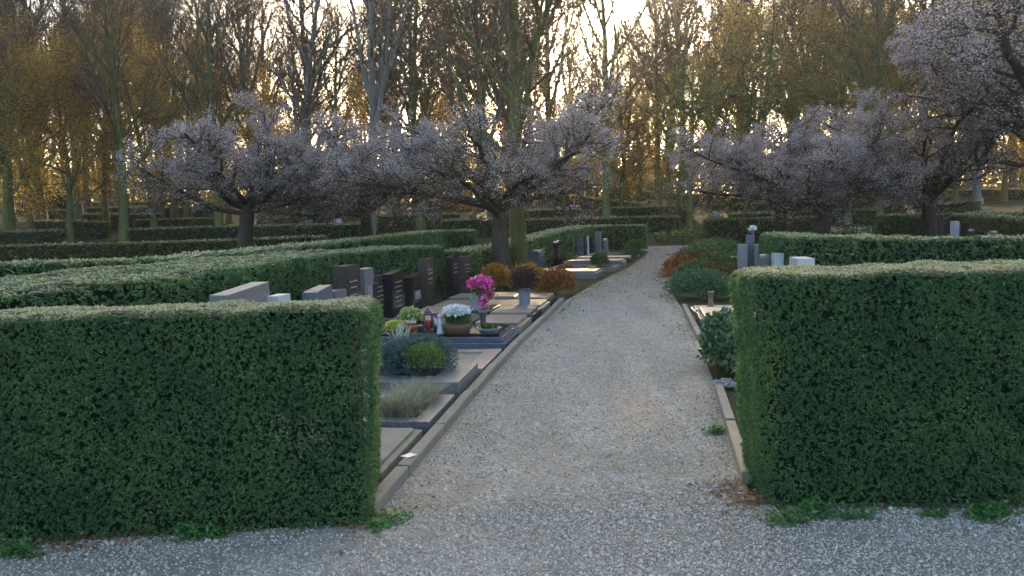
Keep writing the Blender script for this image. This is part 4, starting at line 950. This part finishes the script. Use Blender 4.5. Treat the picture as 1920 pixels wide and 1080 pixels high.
shrub('barberry_bush', 'yellow-orange shrub behind the purple ball bush', 'shrub', xat(990, 20.6), 20.6, (.55, .55, .52), 2800, .045, M_ORANGE, .5, shell=.3)
shrub('barberry_bush', 'reddish shrub at the path edge right of the purple ball bush', 'shrub', xat(1040, 19.6), 19.6, (.42, .6, .48), 3000, .042, M_REDBRN, .5, shell=.3)
shrub('small_bush', 'yellow-green bush at the foot of the cherry trunks', 'shrub', xat(958, 22.4), 22.4, (.35, .35, .32), 1300, .045, M_GREENLEAF, .5, shell=.3)
shrub('round_bush', 'round dark green clipped bush by the far left slabs', 'shrub', xat(1124, 28.6), 28.6, (.36, .36, .36), 2600, .035, M_GREENPL, .4, .08, shell=.6)
shrub('small_bush', 'light green shrub near the end of the left row', 'shrub', xat(1190, 37.5), 37.5, (.5, .5, .45), 1500, .06, M_GREENPL, .5, .08, shell=.3)
shrub('small_bush', 'greyish low shrub in front of the light green one', 'shrub', xat(1185, 35.8), 35.8, (.55, .4, .25), 1200, .05, M_JUNGRN, .4, .05, shell=.3)
shrub('small_bush', 'yellow-green bush beside the second far headstone', 'shrub', xat(1068, 32), 32, (.3, .3, .3), 900, .05, M_BALLGRN, .5, .02, shell=.3)
shrub('small_bush', 'tiny orange bush below the broad blue-grey headstone', 'shrub', xat(1058, 27.8), 27.8, (.35, .3, .18), 700, .045, M_REDBRN, .5, .02, shell=.3)
shrub('small_bush', 'small white-green plant before the round clipped bush', 'shrub', xat(1108, 26.3), 26.3, (.22, .2, .2), 500, .04, M_VARIEG, .5, .02, shell=.3)
# flowers and white stone seen over the hedge gap
headstone('white stone with red flowers seen over the curved hedge end', 874, 27, 463, .5, .2, M_MARBLE, 'flat', lines=0)
x, y = tp(893, 26.6); t = potted('flower_vase', 'vase of red flowers beside the white stone over the hedge', 'flower vase', x, y, 0, [(0, 0), (.1, 0), (.1, .5), (.08, .55), (0, .5)], M_POTDARK, 12)
G = Geo(); foliage(G, (0, 0, .85), (.25, .2, .25), 260, .06, 0, .7, .2); foliage(G, (0, 0, .7), (.22, .2, .2), 160, .06, 1); link('flowers', G.mesh('flowers', [M_REDFL, M_GREENPL]), t)
# right side plants
shrub('laurel_bush', 'glossy laurel bush bulging over the right path edge', 'shrub', 2.70, 10.0, (.34, .80, .46), 9000, .040, M_LAUREL, .48, shell=.35, lift=.26, rz=-.15)
shrub('juniper_bush', 'wide green juniper spreading behind the bronze vase', 'shrub', xat(1316, 18.3), 18.3, (.78, .9, .48), 6500, .05, M_JUNGRN, .2, shell=.4, lift=.2)
shrub('small_bush', 'leafy green shrub with yellow blooms above the wide juniper', 'shrub', xat(1292, 21.8), 21.8, (.48, .45, .4), 1500, .06, M_GREENPL, .5, shell=.3)
shrub('heather_bush', 'reddish heather along the right path edge', 'shrub', xat(1275, 22.5), 22.8, (.3, .8, .3), 1800, .035, M_REDBRN, .3, shell=.2)
shrub('heather_bush', 'olive and russet heather patch behind the right front hedge corner', 'shrub', xat(1345, 22.8), 23.0, (.9, .9, .38), 3000, .05, M_HEATHER, .3, shell=.2)
shrub('small_bush', 'low green plants before the white headstone on the right', 'shrub', xat(1350, 27), 27, (1.1, .8, .4), 1800, .06, M_GREENPL, .5, shell=.2)
shrub('small_bush', 'yellowish bush at the left end of the bright green right hedge', 'shrub', xat(1442, 23.8), 23.8, (.5, .5, .75), 1600, .06, M_HEDGEYEL, .5, shell=.3)
t = potted('flower_vase', 'flower arrangement on top of the blue pillar headstone', 'flower vase', xat(1411, 23.1), 23.1, max(.3, zat(1408, 441, 22.9)), [(0, 0), (.06, 0), (.07, .1), (0, .1)], M_POTDARK, 10)
G = Geo(); foliage(G, (0, 0, .16), (.13, .12, .12), 150, .04, 0, .7, .2); link('flowers', G.mesh('flowers', [M_WHITEFL]), t)
shrub('evergreen_bush', 'dark evergreen bush far behind the path end', 'shrub', xat(1183, 100), 100, (3.0, 2.5, 2.6), 5000, .16, M_DARKEVER, .45, shell=.4)
shrub('evergreen_bush', 'dark evergreen thicket at the far left', 'shrub', xat(95, 88), 88, (3.4, 2.5, 2.2), 4000, .16, M_DARKEVER, .45, shell=.4)
grave('low grave frame with plants on the right of the path, beyond the heather', 27.5, 2.2, 2.2, .25, M_CONC, M_SOIL, .12, .12, kind='bed', side='R')
grave('grey slab grave on the right row, before the junction', 31.5, 1.6, 2.2, .25, M_GGRY, M_GGRY, .16, .1, .05, 'slab', 'R')
grave('planted grave on the right row, nearest the junction', 36.5, 2.4, 2.2, .25, M_CONC, M_SOIL, .12, .12, kind='bed', side='R')
for lab_, yy, off_, r_, m_ in (('reddish low shrub at the right path edge before the junction', 25.6, .25, (.4, .9, .4), M_REDBRN), ('olive low shrub behind the right heather', 29.5, .6, (.8, 1.2, .42), M_HEATHER), ('mid green low shrub on the right row near the junction', 33.8, .7, (.9, 1.3, .5), M_GREENPL), ('dark juniper mound on the right row', 36.8, 1.1, (1.0, 1.2, .5), M_JUNGRN), ('russet low shrub at the right corner of the junction', 40.2, .6, (.9, 1.4, .45), M_HEATHER)):
    x, y = lp(yy, off_, 'R'); shrub('small_bush', lab_, 'shrub', x, y, r_, 1700, .06, m_, .5, shell=.3)
# weeds at the hedge feet
def weed(label, x, y, r, n, size=.022):
    G = Geo(); k = 5; cx = rng.normal(0, 1, (k, 2)) * [r[0] * .5, r[1] * .5]
    i = rng.integers(0, k, n); P = cx[i] + rng.normal(0, 1, (n, 2)) * [min(r[0] * .4, .07), r[1] * .35]; z = .012 + rng.random(n) ** 1.5 * r[2]
    C = np.stack([P[:, 0], P[:, 1], z], 1); A = unit(rdir(n) * [1, 1, .5] + [0, 0, .15]); B = unit(np.cross(A, rdir(n) * [.4, .4, 1] + [0, 0, .6])); s = rng.uniform(.6, 1.2, (n, 1)) * size
    G.leaves(C, A * s, B * s * .5, 0); o = link('weed_clump', G.mesh('weed_clump', [M_WEED])); o.location = (x, y, 0); tag(o, label, 'weeds', 'weed clumps at the hedge feet')
for lab, u, v, r, n in (('bright green weed clump under the left front hedge', 365, 1012, (.14, .07, .09), 420), ('weed clump at the lower left corner of the view', 10, 1042, (.12, .06, .08), 300), ('wide weed patch at the left foot of the right front hedge', 1560, 975, (.36, .09, .10), 620),
                        ('weed clump under the right front hedge near the right edge', 1850, 978, (.15, .07, .09), 420), ('tiny weeds between the two right weed patches', 1745, 975, (.10, .04, .04), 90), ('weed tuft at the right kerb stone', 1342, 815, (.09, .08, .06), 200), ('sparse weeds by the corner kerb stone of the left path edge', 712, 985, (.1, .14, .04), 260)):
    x, y = at(u, v); weed(lab, x, y, r, n)
G = Geo(); G.leaves(np.array([[0, 0, 0.]]), np.array([[.07, 0, .006]]), np.array([[0, .045, .006]])); o = link('pale_leaf', G.mesh('pale_leaf', [M_MARBLE])); o.location = (*lp(6.28,   .08), .104); tag(o, 'single pale leaf lying on the left kerb', 'leaf')

def edge_green():
    n = 5200; y = 5.3 + 22 * rng.random(n) ** 1.5; left = rng.random(n) < .55; d = rng.exponential(.13, n)
    x = np.where(left, np.interp(y, PL[:, 0], PL[:, 1]) + .12 + d, np.interp(y, PR[:, 0], PR[:, 1]) - .02 - d)
    k = wob(np.stack([x, y, 0 * y], 1), 2.2, 13) + rng.normal(0, .25, n) > .12; x, y = x[k], y[k]; n = len(x)
    A = unit(rdir(n) * [1, 1, .3] + [0, 0, .25]); B = unit(np.cross(A, rdir(n) * [.4, .4, 1] + [0, 0, .6])); q = rng.uniform(.006, .016, (n, 1)) * np.where(y[:, None] > 12, 1.5, 1)
    G = Geo(); G.leaves(np.stack([x, y, .016 + rng.random(n) * .014], 1), A * q, B * q * .5)
    tag(link('path_weeds', G.mesh('path_weeds', [M_GREENPL])), 'sparse low weeds and moss along both path edges', 'weeds', kind='stuff')
edge_green()
